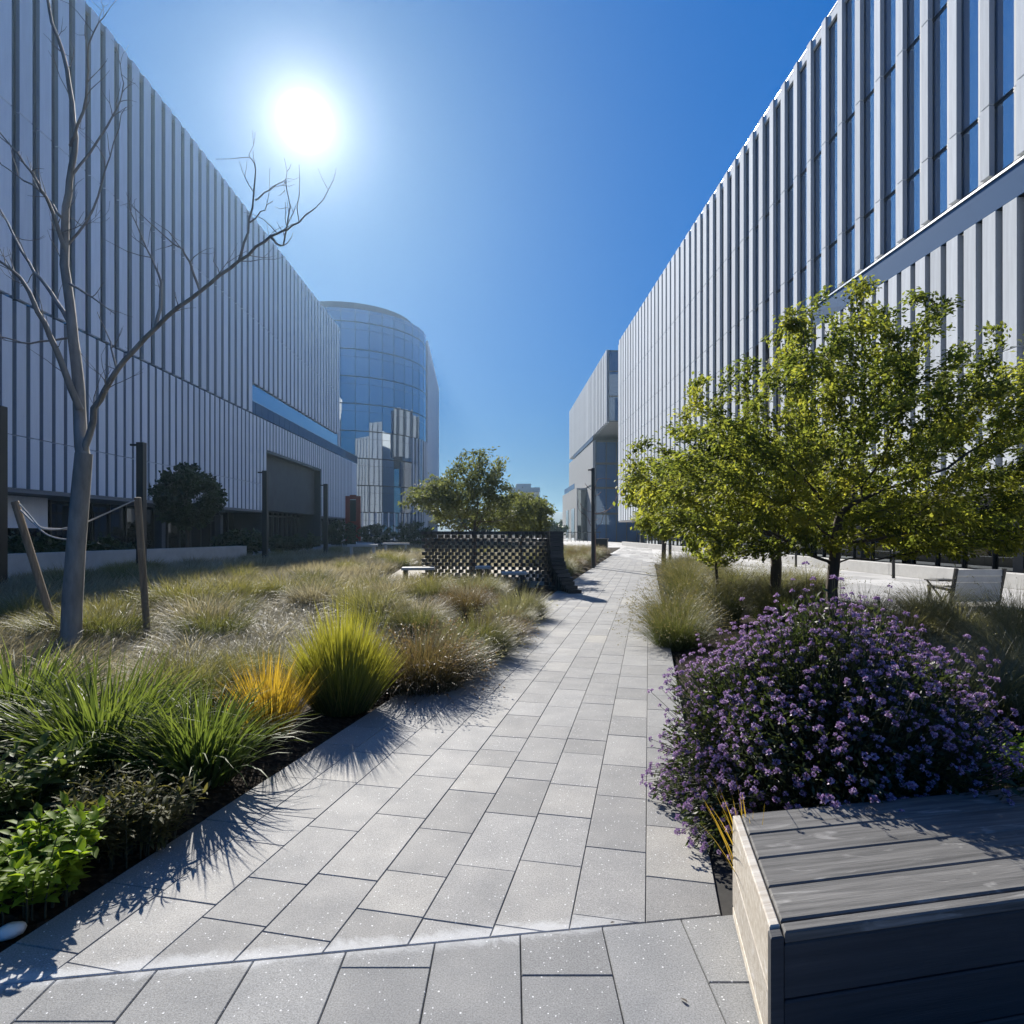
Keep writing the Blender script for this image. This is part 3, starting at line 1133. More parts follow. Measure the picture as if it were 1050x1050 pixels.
# ---- left-hand building
XL = 18.3
LB = Bld('office_building', 'long ribbed office building in shade behind the bare tree, with a tall entrance opening', 'building', -XL, 0)
mb = MB(); mb.box(-XL - 30, -XL - 0.62, -10, 73, 3.3, 24.8); mb.box(-XL - 30, -XL - 0.62, 73, 82, 3.3, 10.3); LB.part('core', mb, M['walldark'])
mb = MB(); mb.box(-XL - 3, -XL - 0.02, -10, 49.6, 3.05, 3.2); mb.box(-XL - 3, -XL - 0.02, 65.4, 82, 3.05, 3.2); LB.part('soffit', mb, M['soffit'])
mb = MB(); mb.box(-XL - 30, -XL - 0.06, -10, 73, 24.82, 25.16); LB.part('parapet', mb, M['wallgrey'])
mb = MB(); mb.box(-XL - 30, -XL - 0.1, 73.003, 73.3, 10.5, 25.0); mb.box(-XL - 30, -XL - 0.1, 82.003, 82.2, 0, 10.4); LB.part('end_wall', mb, M['panel_left'])
PG0, PG1 = 49.8, 65.0
ua = fin_mesh('fin', -1, 0.15, 0.66, [(10.45, 17.6), (17.6, 25.2)], mat=M['panel_left'])
ub = fin_mesh('fin_short', -1, 0.15, 0.68, [(12.75, 17.6), (17.6, 25.2)], mat=M['panel_left'])
fin_group(LB, 'fin', [(ua if v < 46.8 else ub, -XL, v) for v in np.arange(23.3 - 16 * 1.05, 72.5, 1.05)])
la = fin_mesh('podium_fin', -1, 0.2, 0.49, [(3.2, 5.22), (5.22, 10.35)], mat=M['panel_left'])
lb_ = fin_mesh('podium_fin_short', -1, 0.2, 0.49, [(8.05, 10.35)], mat=M['panel_left'])
fin_group(LB, 'podium_fin', [(lb_ if PG0 - 0.4 < v < PG1 - 0.1 else la, -XL, v) for v in np.arange(24.9 - 20 * 0.7, 81.6, 0.7)], 98)
mb = MB(); mb.box(-XL - 0.6, -XL - 0.22, -10, PG0 - 0.4, 3.25, 10.3); mb.box(-XL - 0.6, -XL - 0.22, PG1 + 0.4, 82, 3.25, 10.3)
mb.box(-XL - 0.6, -XL - 0.22, PG0 - 0.4, PG1 + 0.4, 8.1, 10.3)
LB.part('podium_wall', mb, M['panel_side'])
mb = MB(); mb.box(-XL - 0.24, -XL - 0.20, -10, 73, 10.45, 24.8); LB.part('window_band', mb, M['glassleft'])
mb = MB()
for v in np.arange(46.6, 81.9, 1.28): mb.box(-XL - 0.1, -XL - 0.05, v, v + 1.2, 10.45, 11.35)
tr = LB.part('terrace_rail', mb, M['railglass'])
mb = MB(); mb.box(-XL - 0.14, -XL - 0.01, 46.6, 82, 11.353, 11.4); LB.part('handrail', mb, M['bright'], tr)
mb = MB(); mb.box(-XL - 2.95, -XL - 2.9, -10, 82, 0.0, 3.04); gg = LB.part('ground_floor_glazing', mb, M['glassdark'])
mb = MB(); mb.box(0, 0.09, 0, 0.06, 0.0, 3.04)
mume = mb.mesh('mullion', M['mullion'])
for v in np.arange(-9, 82, 1.5): LB.inst('mullion', mume, -XL - 2.89, v, 0, gg)
mb = MB(); mb.box(-XL - 1.2, -XL - 1.1, 24.5, 27.4, 1.7, 3.0); LB.part('wall_panel', mb, M['panel_left'])
for v in np.arange(6, 82, 7.5):
    if not PG0 - 1 < v < PG1 + 1: LB.inst('column', cme, -XL - 0.9, v)
# entrance opening
mb = MB(); mb.box(-XL - 2.4, -XL - 2.3, PG0, PG1, 0, 8.0); en = LB.part('entrance', mb, M['glassdark'])
mb = MB()
for v in np.arange(PG0, PG1 + .1, 1.27): mb.box(-XL - 2.29, -XL - 2.1, v - 0.06, v + 0.06, 0, 7.9)
for z in (2.9, 5.5, 7.8): mb.box(-XL - 2.28, -XL - 2.15, PG0, PG1, z, z + 0.15)
LB.part('mullions', mb, M['mullion'], en)
mb = MB(); mb.box(-XL - 2.4, -XL - 0.02, PG0 - 0.3, PG0 - 0.05, 0, 8.0); mb.box(-XL - 2.4, -XL - 0.02, PG1 + 0.05, PG1 + 0.3, 0, 8.0); mb.box(-XL - 2.4, -XL - 0.02, PG0 - 0.05, PG1 + 0.05, 7.85, 8.04)
LB.part('portal', mb, M['mullion'], en)
mb = MB(); mb.box(-XL - 2.0, -XL - 1.9, PG0 + 0.5, PG0 + 2.2, 1.2, 7.3); LB.part('pale_strip', mb, M['concrete'], en)  # pale upright strip inside the near side of the opening

# ---- round glass tower
TC, TR, TH_ = (-25.0, 105.0), 13.0, 34.5
TB = Bld('office_tower', 'rounded blue glass tower behind the ribbed left building', 'tower', TC[0], TC[1])
NS = 40
angs = [PI + PI * 2 * i / NS for i in range(NS + 1)]
poly = [(TC[0] + (TR - 0.15) * math.cos(2 * PI * i / NS), TC[1] + (TR - 0.15) * math.sin(2 * PI * i / NS)) for i in range(NS)]
mb = MB(); mb.prism(poly, 0, TH_ - 0.3); TB.part('core', mb, M['walldark'])
floors = [0.0, 4.4] + [8.4 + 4.02 * i for i in range(7)]
floors = [f for f in floors if f < TH_ - 1] + [TH_]
tw = {}
for i in range(NS):
    a0, a1 = 2 * PI * i / NS, 2 * PI * (i + 1) / NS
    am = (a0 + a1) / 2
    if not (math.radians(215) < am < math.radians(375)): continue
    for z0, z1 in zip(floors[:-1], floors[1:]):
        wd = 2 * TR * math.sin(PI / NS)
        k = round(z1 - z0, 3)
        if k not in tw:
            a = MB(); a.box(-0.05, 0.0, -wd / 2 + 0.03, wd / 2 - 0.03, 0.07, z1 - z0 - 0.07)
            f = MB(); f.box(-0.06, 0.03, -wd / 2, -wd / 2 + 0.03, 0, z1 - z0); f.box(-0.06, 0.035, -wd / 2 + 0.03, wd / 2, 0, 0.07); f.box(-0.06, 0.012, -wd / 2 + .03, wd / 2, (z1 - z0) * 0.72, (z1 - z0) * 0.72 + 0.03)
            tw[k] = (a.mesh('window', M['glassblue']), f.mesh('frame', M['mullion']))
        rr = TR * math.cos(PI / NS)
        o = link('window', tw[k][0], None, TB.root, (rr * math.cos(am), rr * math.sin(am), z0), (0, random.gauss(0, 0.0015), am + random.gauss(0, 0.003)))
        link('frame', tw[k][1], None, o)
mb = MB()
for i in range(NS):
    a0, a1 = 2 * PI * i / NS, 2 * PI * (i + 1) / NS
    q = [(TC[0] + r_ * math.cos(a), TC[1] + r_ * math.sin(a)) for r_, a in ((TR - 2.2, a0), (TR - 2.15, a0), (TR - 2.15, a1), (TR - 2.2, a1))]
    mb.prism(ccw(q), TH_ - 0.3, TH_ + 1.6)
TB.part('roof_rail', mb, M['railglass'])
mb = MB(); mb.box(TC[0] - 12, TC[0] + 1.5, TC[1] - 4, TC[1] + 10, TH_ - 0.3, TH_ + 3.0); TB.part('roof_plant_room', mb, M['wallgrey'])
mb = MB(); mb.prism(ccw([(-12.35, 108.5), (-13.9, 146), (-40, 146), (-34, 108.5)]), 0, TH_); TB.part('side_wing', mb, M['wallgrey'])
mb = MB()
for i in range(30):
    a, b = (-12.3, 108.6), (-13.85, 146)
    p, q = i / 30, (i + 0.5) / 30
    mb.prism(ccw([(a[0] + (b[0] - a[0]) * p, a[1] + (b[1] - a[1]) * p), (a[0] + (b[0] - a[0]) * q, a[1] + (b[1] - a[1]) * q),
                  (a[0] + (b[0] - a[0]) * q + .25, a[1] + (b[1] - a[1]) * q), (a[0] + (b[0] - a[0]) * p + .25, a[1] + (b[1] - a[1]) * p)]), 3.5, TH_ + 0.2)
TB.part('ribs', mb, M['panel_left'])
mb = MB()
for am in np.arange(math.radians(270), math.radians(372), math.radians(4.5)):
    c = (TC[0] + (TR + 0.14) * math.cos(am), TC[1] + (TR + 0.14) * math.sin(am))
    mb.tube([(c[0], c[1], 0.2), (c[0], c[1], 4.4 if am < math.radians(330) else 16.4)], 0.11, 5)
TB.part('pale_rods', mb, M['panel_left'])  # pale upright rods before the lower tower glass, taller at the right

# ---- small banded block far behind the trees
DB = Bld('office_block', 'small far office block with dark horizontal window bands above the brick wall', 'building', 14, 250)
c0 = at(545, 545, 250)
DB.root.location = (c0.x, 250, 0)
mb = MB()
for i in range(6): mb.box(14 - 9, 14 + 3.4, 250, 268, i * 3.2 + 1.4, i * 3.2 + 3.2)
DB.part('wall', mb, M['wallgrey'])
mb = MB(); mb.box(14 - 8.8, 14 + 3.2, 250.2, 267.8, 0, 19.0); DB.part('window_band', mb, M['glassdark'])
mb = MB(); mb.box(14 - 6, 14, 254, 262, 19.2, 21); DB.part('roof', mb, M['wallgrey'])
# ------------------------------------------------------------------ timber bench in front
def wood_mat(name, a, b, ax=(0.6, 14, 14), rough=0.7, scr=0.25):
    m, nt, out = new_mat(name)
    p = N(nt, 'ShaderNodeBsdfPrincipled', Roughness=rough)
    p.inputs['Specular IOR Level'].default_value = 0.3
    tc = N(nt, 'ShaderNodeTexCoord')
    at_ = N(nt, 'ShaderNodeAttribute', attribute_name='rnd')
    off = N(nt, 'ShaderNodeVectorMath', operation='ADD')
    L(nt, tc.outputs['Object'], off.inputs[0])
    k = math_n(nt, 'MULTIPLY', at_.outputs['Fac'], 13.0)
    cb = N(nt, 'ShaderNodeCombineXYZ')
    L(nt, k, cb.inputs[0]); L(nt, k, cb.inputs[2])
    L(nt, cb.outputs[0], off.inputs[1])
    mp = N(nt, 'ShaderNodeMapping')
    mp.inputs['Scale'].default_value = ax
    L(nt, off.outputs[0], mp.inputs['Vector'])
    n1 = N(nt, 'ShaderNodeTexNoise', Scale=3.0, Detail=9.0, Roughness=0.62, Distortion=0.4)
    L(nt, mp.outputs[0], n1.inputs['Vector'])
    c = ramp(nt, n1.outputs['Fac'], [(0.28, a), (0.5, tuple((x + y) / 2 for x, y in zip(a, b))), (0.72, b)]).outputs[0]
    n3 = N(nt, 'ShaderNodeTexNoise', Scale=4.0, Detail=4.0, Distortion=1.2)
    mp3 = N(nt, 'ShaderNodeMapping')
    mp3.inputs['Scale'].default_value = (1.0, 4.0, 4.0)
    L(nt, off.outputs[0], mp3.inputs['Vector'])
    L(nt, mp3.outputs[0], n3.inputs['Vector'])
    sc_ = ramp(nt, n3.outputs['Fac'], [(0.60, (0, 0, 0)), (0.72, (1, 1, 1))]).outputs[0]
    c = mixc(nt, math_n(nt, 'MULTIPLY', sc_, scr), c, tuple(min(1, x * 1.9) for x in b))
    tone = ramp(nt, at_.outputs['Fac'], [(0, (0.8, 0.8, 0.82)), (1, (1.18, 1.16, 1.12))]).outputs[0]
    c = mixc(nt, 1.0, c, tone, 'MULTIPLY')
    L(nt, c, p.inputs['Base Color'])
    n2 = N(nt, 'ShaderNodeTexNoise', Scale=9.0, Detail=8.0)
    mp2 = N(nt, 'ShaderNodeMapping')
    mp2.inputs['Scale'].default_value = tuple(x * 2.2 for x in ax)
    L(nt, off.outputs[0], mp2.inputs['Vector'])
    L(nt, mp2.outputs[0], n2.inputs['Vector'])
    b_ = N(nt, 'ShaderNodeBump', Strength=0.35, Distance=0.004)
    L(nt, n2.outputs['Fac'], b_.inputs['Height'])
    L(nt, b_.outputs[0], p.inputs['Normal'])
    L(nt, p.outputs[0], out.inputs[0])
    return m


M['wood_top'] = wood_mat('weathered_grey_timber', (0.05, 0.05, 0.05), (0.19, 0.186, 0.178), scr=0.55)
M['wood_front'] = wood_mat('dark_board_timber', (0.04, 0.043, 0.048), (0.068, 0.07, 0.075), scr=0.06)  # darker tone for the front, back and corner boards
M['wood_end'] = wood_mat('pale_board_timber', (0.42, 0.36, 0.28), (0.70, 0.66, 0.58), ax=(0.6, 14, 14), scr=0.4)  # paler tone for the end boards
M['wood_post'] = wood_mat('rough_stake_timber', (0.16, 0.12, 0.08), (0.34, 0.27, 0.19), ax=(14, 14, 0.7))
HB = 0.424
A_ = Vector((0.731, 1.765, 0))                       # near left corner
ex = Vector((0.855, 0.169, 0)).normalized()
ey = (Vector((0.881, 2.507, 0)) - A_); BD = ey.length; ey.normalize()
BL = 3.4
bench = empty('timber_bench', A_, math.atan2(ex.y, ex.x), 'large weathered timber bench with plank top in front of the purple bush', 'bench')
lx, ly = ey.dot(ex), ey.dot(Vector((-ex.y, ex.x, 0)))  # skewed side direction in bench coordinates


def bq(a, b, c, d):
    """parallelogram plan: a..b along, c..d across (metres along the skew side)"""
    return [(a + c * lx, c * ly), (b + c * lx, c * ly), (b + d * lx, d * ly), (a + d * lx, d * ly)]


def plank(name, poly, z0, z1, mat, c=0.005):
    mb = MB(); mb.cbox(ccw(poly), z0, z1, c); return mb.build(name, mat, bench)


w4 = (BD - 0.05) / 4
for i in range(4):
    c0_ = 0.05 + i * w4
    brk = [1.05, 1.9, 0.78, 1.5][i]
    if i == 3:
        plank('seat_plank', bq(0.045, brk, c0_ + 0.003, c0_ + w4 - 0.003), HB - 0.035, HB, M['wood_top'])
        plank('seat_plank', bq(brk + 0.005, BL, c0_ + 0.003, c0_ + w4 - 0.003), HB - 0.035, HB, M['wood_top'])
    else:
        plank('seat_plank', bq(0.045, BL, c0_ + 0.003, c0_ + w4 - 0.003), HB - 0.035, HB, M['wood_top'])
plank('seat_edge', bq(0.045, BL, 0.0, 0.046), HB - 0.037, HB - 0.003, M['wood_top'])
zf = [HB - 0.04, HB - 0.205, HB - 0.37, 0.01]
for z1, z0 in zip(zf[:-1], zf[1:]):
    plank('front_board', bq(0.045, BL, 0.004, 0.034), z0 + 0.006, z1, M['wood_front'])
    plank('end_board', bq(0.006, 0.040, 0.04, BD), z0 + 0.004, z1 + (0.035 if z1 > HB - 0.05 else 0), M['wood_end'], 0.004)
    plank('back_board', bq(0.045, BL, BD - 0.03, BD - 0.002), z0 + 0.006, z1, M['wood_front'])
plank('corner_post', bq(0.0, 0.041, -0.004, 0.036), 0.0, HB - 0.012, M['wood_front'], 0.004)
mb = MB(); mb.prism(ccw(bq(0.05, BL - 0.02, 0.04, BD - 0.04)), 0.0, HB - 0.06); mb.build('carcass', M['black'], bench)

# ------------------------------------------------------------------ foliage materials
G = {}
G['lomandra'] = leaf_mat('strappy_green_blades', [(0.025, 0.05, 0.012), (0.045, 0.075, 0.016), (0.08, 0.11, 0.022), (0.20, 0.17, 0.06)], (0.34, 0.33, 0.06), 0.45, 0.45)
G['strap'] = leaf_mat('deep_green_straps', [(0.03, 0.058, 0.018), (0.05, 0.088, 0.024), (0.10, 0.14, 0.04)], (0.15, 0.19, 0.055), 0.45, 0.5, 0.25)
G['yellow'] = leaf_mat('yellow_autumn_blades', [(0.10, 0.10, 0.018), (0.26, 0.19, 0.03), (0.42, 0.31, 0.06)], (0.42, 0.30, 0.05), 0.5, 0.45, warm=(1.1, 1.0, 0.5))
G['brown'] = leaf_mat('russet_grass_blades', [(0.03, 0.036, 0.015), (0.06, 0.058, 0.026), (0.11, 0.08, 0.045)], (0.18, 0.13, 0.095), 0.35, 0.5)
G['olive'] = leaf_mat('olive_grass_blades', [(0.034, 0.055, 0.016), (0.055, 0.085, 0.026), (0.10, 0.12, 0.045)], (0.19, 0.17, 0.10), 0.36, 0.5)
G['meadow'] = leaf_mat('straw_meadow_blades', [(0.05, 0.055, 0.028), (0.14, 0.13, 0.075), (0.32, 0.29, 0.19), (0.55, 0.51, 0.40)], (0.38, 0.34, 0.23), 0.40, 0.5, tcol=1.2, warm=(1.05, 1.0, 0.8))
G['meadowgreen'] = leaf_mat('green_meadow_blades', [(0.04, 0.06, 0.018), (0.075, 0.10, 0.03), (0.14, 0.14, 0.06)], (0.28, 0.25, 0.12), 0.42, 0.5)
G['silver'] = leaf_mat('bluegreen_grass_blades', [(0.03, 0.042, 0.022), (0.055, 0.068, 0.038), (0.11, 0.115, 0.075)], (0.26, 0.25, 0.18), 0.4, 0.45)
G['bright'] = leaf_mat('bright_green_leaves', [(0.08, 0.15, 0.015), (0.13, 0.22, 0.022), (0.20, 0.29, 0.03)], (0.22, 0.30, 0.035), 0.5, 0.55, 0.2)
G['dark'] = leaf_mat('dark_shrub_leaves', [(0.035, 0.05, 0.02), (0.06, 0.075, 0.03), (0.12, 0.11, 0.05)], (0.13, 0.12, 0.055), 0.45, 0.6, 0.15)
G['verbena'] = leaf_mat('dull_bush_leaves', [(0.022, 0.036, 0.016), (0.04, 0.06, 0.024), (0.075, 0.095, 0.04)], None, 0.35, 0.5)
G['petal'] = leaf_mat('purple_petals', [(0.22, 0.12, 0.29), (0.38, 0.25, 0.44), (0.74, 0.62, 0.77)], None, 0.35, 0.5, tcol=1.0, warm=(1.05, 0.95, 1.05))
G['stem'] = surf_mat('dark_stems', (0.05, 0.055, 0.03), 0.7, 0.2, 10)
G['tree'] = leaf_mat('yellow_green_leaves', [(0.035, 0.052, 0.016), (0.075, 0.095, 0.026), (0.15, 0.165, 0.04), (0.24, 0.235, 0.05)], None, 0.54, 0.55, 0.15, tcol=2.6)
G['treegrey'] = leaf_mat('grey_green_leaves', [(0.06, 0.075, 0.042), (0.11, 0.13, 0.07), (0.20, 0.22, 0.11)], None, 0.48, 0.6, 0.12)
G['treedark'] = leaf_mat('dark_green_leaves', [(0.02, 0.04, 0.02), (0.035, 0.06, 0.028), (0.05, 0.08, 0.035)], None, 0.3, 0.45)
G['bark'] = surf_mat('brown_bark', (0.075, 0.058, 0.045), 0.9, 0.4, 9, bump=0.9, bscale=22, stretch=(1, 1, 0.25))
G['barkpale'] = surf_mat('pale_grey_bark', (0.27, 0.25, 0.22), 0.8, 0.35, 7, bump=0.6, bscale=25, stretch=(1, 1, 0.3))

# ------------------------------------------------------------------ grass clumps
def place(name, me, x, y, label, cat, group=None, rz=None, sc=1.0, z=None):
    o = link(name, me, None, None, (x, y, float(gz(x, y)) if z is None else z), (0, 0, random.uniform(0, 6.28) if rz is None else rz))
    o.scale = (sc, sc, sc * random.uniform(0.93, 1.07))
    return tag(o, label, cat, group)


# big upright mound, yellow tussock, strappy clumps by the path edge
p_ = gnd(352, 728)
place('grass_tussock', clump_mesh('grass_tussock', 21, G['lomandra'], 3400, 0.24, 1.0, 0.0125, outer=0.5, lean=(0.02, 0.75), bend=(0.0, 0.25), spread=0.25, lvar=0.22, K=4), p_.x, p_.y,
      'big round spiky tussock, dark green with yellow-green tips, right behind the yellow tussock', 'grass')
p_ = gnd(276, 756)
place('grass_tussock', clump_mesh('grass_tussock', 22, G['yellow'], 520, 0.15, 0.64, 0.012, outer=0.25, lean=(0.05, 0.75), bend=(0.05, 0.6), spread=0.4, K=4), p_.x, p_.y,
      'bright golden yellow spiky tussock at the planting bed edge', 'grass')
strap = dict(lean=(0.05, 0.9), bend=(0.3, 1.6), spread=0.5, K=5)
sm = clump_mesh('strappy_plant', 23, G['strap'], 620, 0.24, 0.74, 0.031, **strap)
sm2 = clump_mesh('strappy_plant', 24, G['strap'], 640, 0.26, 0.74, 0.029, **strap)
for px, py, me, sc, lab in ((205, 805, sm, 0.80, 'arching strappy green clump beside the yellow tussock at the path edge'),
                            (105, 795, sm2, 0.98, 'arching strappy green clump in the middle of the dark bed, below the bare tree'),
                            (18, 765, sm, 1.0, 'strappy green clump below the black lamp post at the left picture edge')):
    p_ = gnd(px, py); place('strappy_plant', me, p_.x, p_.y, lab, 'plant', 'strappy green clumps in the left bed', sc=sc)
wm = clump_mesh('wispy_grass', 25, G['meadowgreen'], 1500, 0.38, 0.62, 0.006, lean=(0.1, 1.0), bend=(0.5, 1.9), spread=0.9, K=5)
p_ = gnd(185, 722); place('wispy_grass', wm, p_.x, p_.y, 'low wispy green grass between the right stake and the strappy clumps', 'grass')
p_ = gnd(255, 702); place('wispy_grass', wm, p_.x, p_.y, 'low wispy grass behind the golden tussock', 'grass', sc=0.85)

rb = dict(lean=(0.05, 1.0), bend=(0.3, 1.7), spread=0.6, K=5)
br1 = clump_mesh('ornamental_grass', 26, G['brown'], 2400, 0.32, 0.74, 0.009, outer=0.3, seedheads=0.25, **rb)
ol1 = clump_mesh('ornamental_grass', 27, G['olive'], 2400, 0.32, 0.74, 0.009, outer=0.3, seedheads=0.12, **rb)
ol2 = clump_mesh('ornamental_grass', 28, G['silver'], 2400, 0.34, 0.74, 0.010, outer=0.3, seedheads=0.05, **rb)
for px, py, me, sc, lab in (
        (432, 704, br1, 1.05, 'russet brown fountain grass just beyond the round spiky tussock'),
        (488, 672, ol1, 1.02, 'olive fountain grass with straw seed heads, between the russet grass and the blue-green grass'),
        (512, 658, br1, 0.80, 'small russet grass leaning over the path edge'),
        (536, 634, ol2, 0.95, 'blue-green fountain grass nearest the flared end of the brick wall'),
        (478, 636, br1, 0.95, 'straw-tipped russet grass left of the brick wall corner'),
        (430, 656, ol1, 0.90, 'olive grass behind the russet fountain grass'),
        (492, 619, ol2, 1.0, 'grey-green grass in front of the brick wall'),
        (440, 624, ol1, 1.0, 'yellowish grass in front of the left end of the brick wall'),
        (458, 690, ol2, 0.9, 'green grass mound squeezed between the russet and the olive fountain grasses'),
        (521, 645, ol2, 0.85, 'green grass mound at the path edge before the flared end of the brick wall'),
        (395, 640, ol2, 0.95, 'grey-green grass tuft behind the round spiky tussock')):
    p_ = gnd(px, py); place('ornamental_grass', me, p_.x, p_.y, lab, 'grass', 'fountain grasses along the left path edge', sc=sc)
# beyond the brick wall, left side of the path
for i, (s, dt) in enumerate([(19.5, -.6), (21, -.9), (22.5, -.6), (24.5, -.8), (26.5, -.6), (28.5, -.9), (31, -.7), (33.5, -.9), (36, -.7), (39, -.8), (23, -1.9), (26, -2.1), (30, -2.1), (34, -2.2)]):
    x, y = on_path(s, dt)
    place('ornamental_grass', [ol1, ol2, br1][i % 3], x, y, 'clump of grass along the far left side of the path beyond the brick wall', 'grass', 'far grasses beyond the brick wall', sc=random.uniform(1.0, 1.35))

# fine golden grass along the right edge of the path
fm1 = clump_mesh('feather_grass', 31, G['olive'], 1800, 0.30, 0.80, 0.007, lean=(0.05, 1.0), bend=(0.2, 1.6), spread=0.6, K=5, seedheads=0.3)
rl = [(694, 662, .9, 'green feather grass tucked between the path edge and the purple bush'), (692, 645, 1.0, 'golden green feather grass at the right path edge, nearest behind the purple bush'), (705, 622, 1.05, 'golden green feather grass at the right path edge, second beyond the purple bush'),
      (700, 604, 1.1, 'feather grass at the right path edge with pale seed heads, third beyond the purple bush'), (738, 640, 1.0, 'feather grass behind the left end of the purple bush, set back from the path'),
      (760, 612, 1.1, 'feather grass around the thin sapling'), (800, 640, 1.05, 'grass tuft behind the top of the purple bush, left of the tree trunk'),
      (830, 614, 1.0, 'grass tuft in the shade left of the leafy tree trunk')]
for px, py, sc, lab in rl:
    p_ = gnd(px, py); place('feather_grass', fm1, p_.x, p_.y, lab, 'grass', 'feather grasses in the right bed', sc=sc)
for i in range(16):
    s = 15 + i * 2.0
    x, y = on_path(s, PWT + 0.55 + random.uniform(0, .25) + (i % 3) * 0.5)
    if wb(x, y)[0] > 7.2: continue
    place('feather_grass', fm1, x, y, 'small far clump of feather grass along the right path edge', 'grass', 'far feather grasses', sc=random.uniform(0.95, 1.3))
sl1 = clump_mesh('tufted_grass', 33, G['silver'], 1800, 0.30, 0.85, 0.0075, lean=(0.1, 1.0), bend=(0.5, 1.9), spread=0.6, K=5, seedheads=0.05)
for px, py, sc, lab in ((925, 672, 1.0, 'arching grey-green tuft right of the tree trunk, behind the purple bush'), (985, 668, 1.0, 'arching grey-green tuft below the slatted bench'),
                        (1035, 690, 0.95, 'straw-streaked tuft at the right picture edge'), (950, 720, 0.9, 'shaded arching tuft behind the right end of the purple bush'),
                        (1015, 745, 0.85, 'shaded arching tuft above the lime green plant'), (1045, 655, 1.1, 'pale tuft at the right picture edge beside the slatted bench'),
                        (885, 655, 1.0, 'grass tuft at the foot of the leafy tree'), (1060, 720, 0.9, 'shaded tuft cut by the right picture edge'), (955, 640, 1.05, 'straw-coloured tuft in front of the slatted bench')):
    p_ = gnd(px, py); place('tufted_grass', sl1, p_.x, p_.y, lab, 'grass', 'arching tufts in the right bed', sc=sc)
for i in range(12):
    u, v = random.uniform(5.0, 7.2), random.uniform(12.5, 30)
    q = bw(u, v)
    if path_t(q.x, q.y) < PWT + 1: continue
    place('tufted_grass', sl1, q.x, q.y, 'grass tuft in the far part of the right bed beside the pale walk', 'grass', 'tufts beside the pale walk', sc=random.uniform(.8, 1.1))

# yellow tuft poking over the bench corner
q = A_ + ey * (BD + 0.06) + ex * 0.13


def tuft_roots(g, n):
    return g.uniform(-.07, .07, n), g.uniform(0, .05, n), np.zeros(n), np.radians(g.normal(135, 22, n))


place('grass_tussock', clump_mesh('grass_tussock', 35, G['yellow'], 40, 0.07, 0.54, 0.012, lean=(0.15, 0.5), bend=(0.1, 0.5), spread=0.5, K=5, rootfn=tuft_roots), q.x, q.y,
      'small sparse tuft of yellow blades at the back corner of the timber bench', 'grass')

# ------------------------------------------------------------------ meadow on the left
gm = np.random.default_rng(77)


def meadow_roots(n, lo, hi, dens_seed, flow=True):
    def fn(g, n_):
        xs_, ys_, za, az = [], [], [], []
        while len(xs_) < n_:
            k = 60000
            yy = lo * (hi / lo) ** g.uniform(0, 1, k)           # denser near the camera
            xx = g.uniform(-1.15, 0.15, k) * yy
            t = (xx - P0[0]) * PN[0] + (yy - P0[1]) * PN[1]
            u = xx * CB + yy * SB
            ok = (t < -0.55 - 0.25 * (yy > 7)) & (u > -14.3)
            # tussocks: roots gather in cells
            ok &= ~((t > -1.7) & (yy < 6.0))
            ok &= ~((yy > 17) & (yy < 24.5) & (xx > -4.2))
            xx, yy = xx[ok], yy[ok]
            cx = np.sin(xx * 2.3 + 1.7 * np.sin(yy * 1.1)) + np.sin(yy * 2.0 + 1.3 * np.sin(xx * 1.7 + 2))
            keep = g.uniform(0, 1, len(xx)) < 0.35 + 0.35 * (cx > 0) + 0.3 * (cx > 0.8)
            xx, yy, cx = xx[keep], yy[keep], cx[keep]
            xs_ += list(xx); ys_ += list(yy)
            az += list(0.9 * np.sin(xx * 0.9 + yy * 0.5) + 1.2 * np.sin(yy * 0.7 - xx * 0.3 + 1) + 0.4 + g.normal(0, 0.8, len(xx)))
        xs_, ys_, az = np.array(xs_[:n_]), np.array(ys_[:n_]), np.array(az[:n_])
        return xs_, ys_, gz(xs_, ys_), az
    return fn


V, F, A = blades(50000, 1, 0.40, 0.0115, lean=(0.6, 1.5), bend=(0.5, 1.6), K=4, seed=41, rootfn=meadow_roots(1, 5.2, 14, 1))
A['rnd'] = np.clip(A['rnd'] * 0.75 + 0.25 * (0.5 + 0.5 * np.sin(V[:, 0] * 1.1 + 2 * np.sin(V[:, 1] * .6))), 0, 1)
tag(link('meadow_grass', np_mesh('meadow_grass', V, F, A), G['meadow']), kind='stuff')
V, F, A = blades(68000, 1, 0.46, 0.024, lean=(0.2, 1.1), bend=(0.2, 1.3), K=3, seed=42, rootfn=meadow_roots(1, 13, 62, 2))
A['rnd'] = np.clip(A['rnd'] * 0.6 + 0.4 * (0.5 + 0.5 * np.sin(V[:, 0] * .5 + 2 * np.sin(V[:, 1] * .3))), 0, 1)
tag(link('meadow_grass', np_mesh('meadow_grass', V, F, A), G['meadow']), kind='stuff')
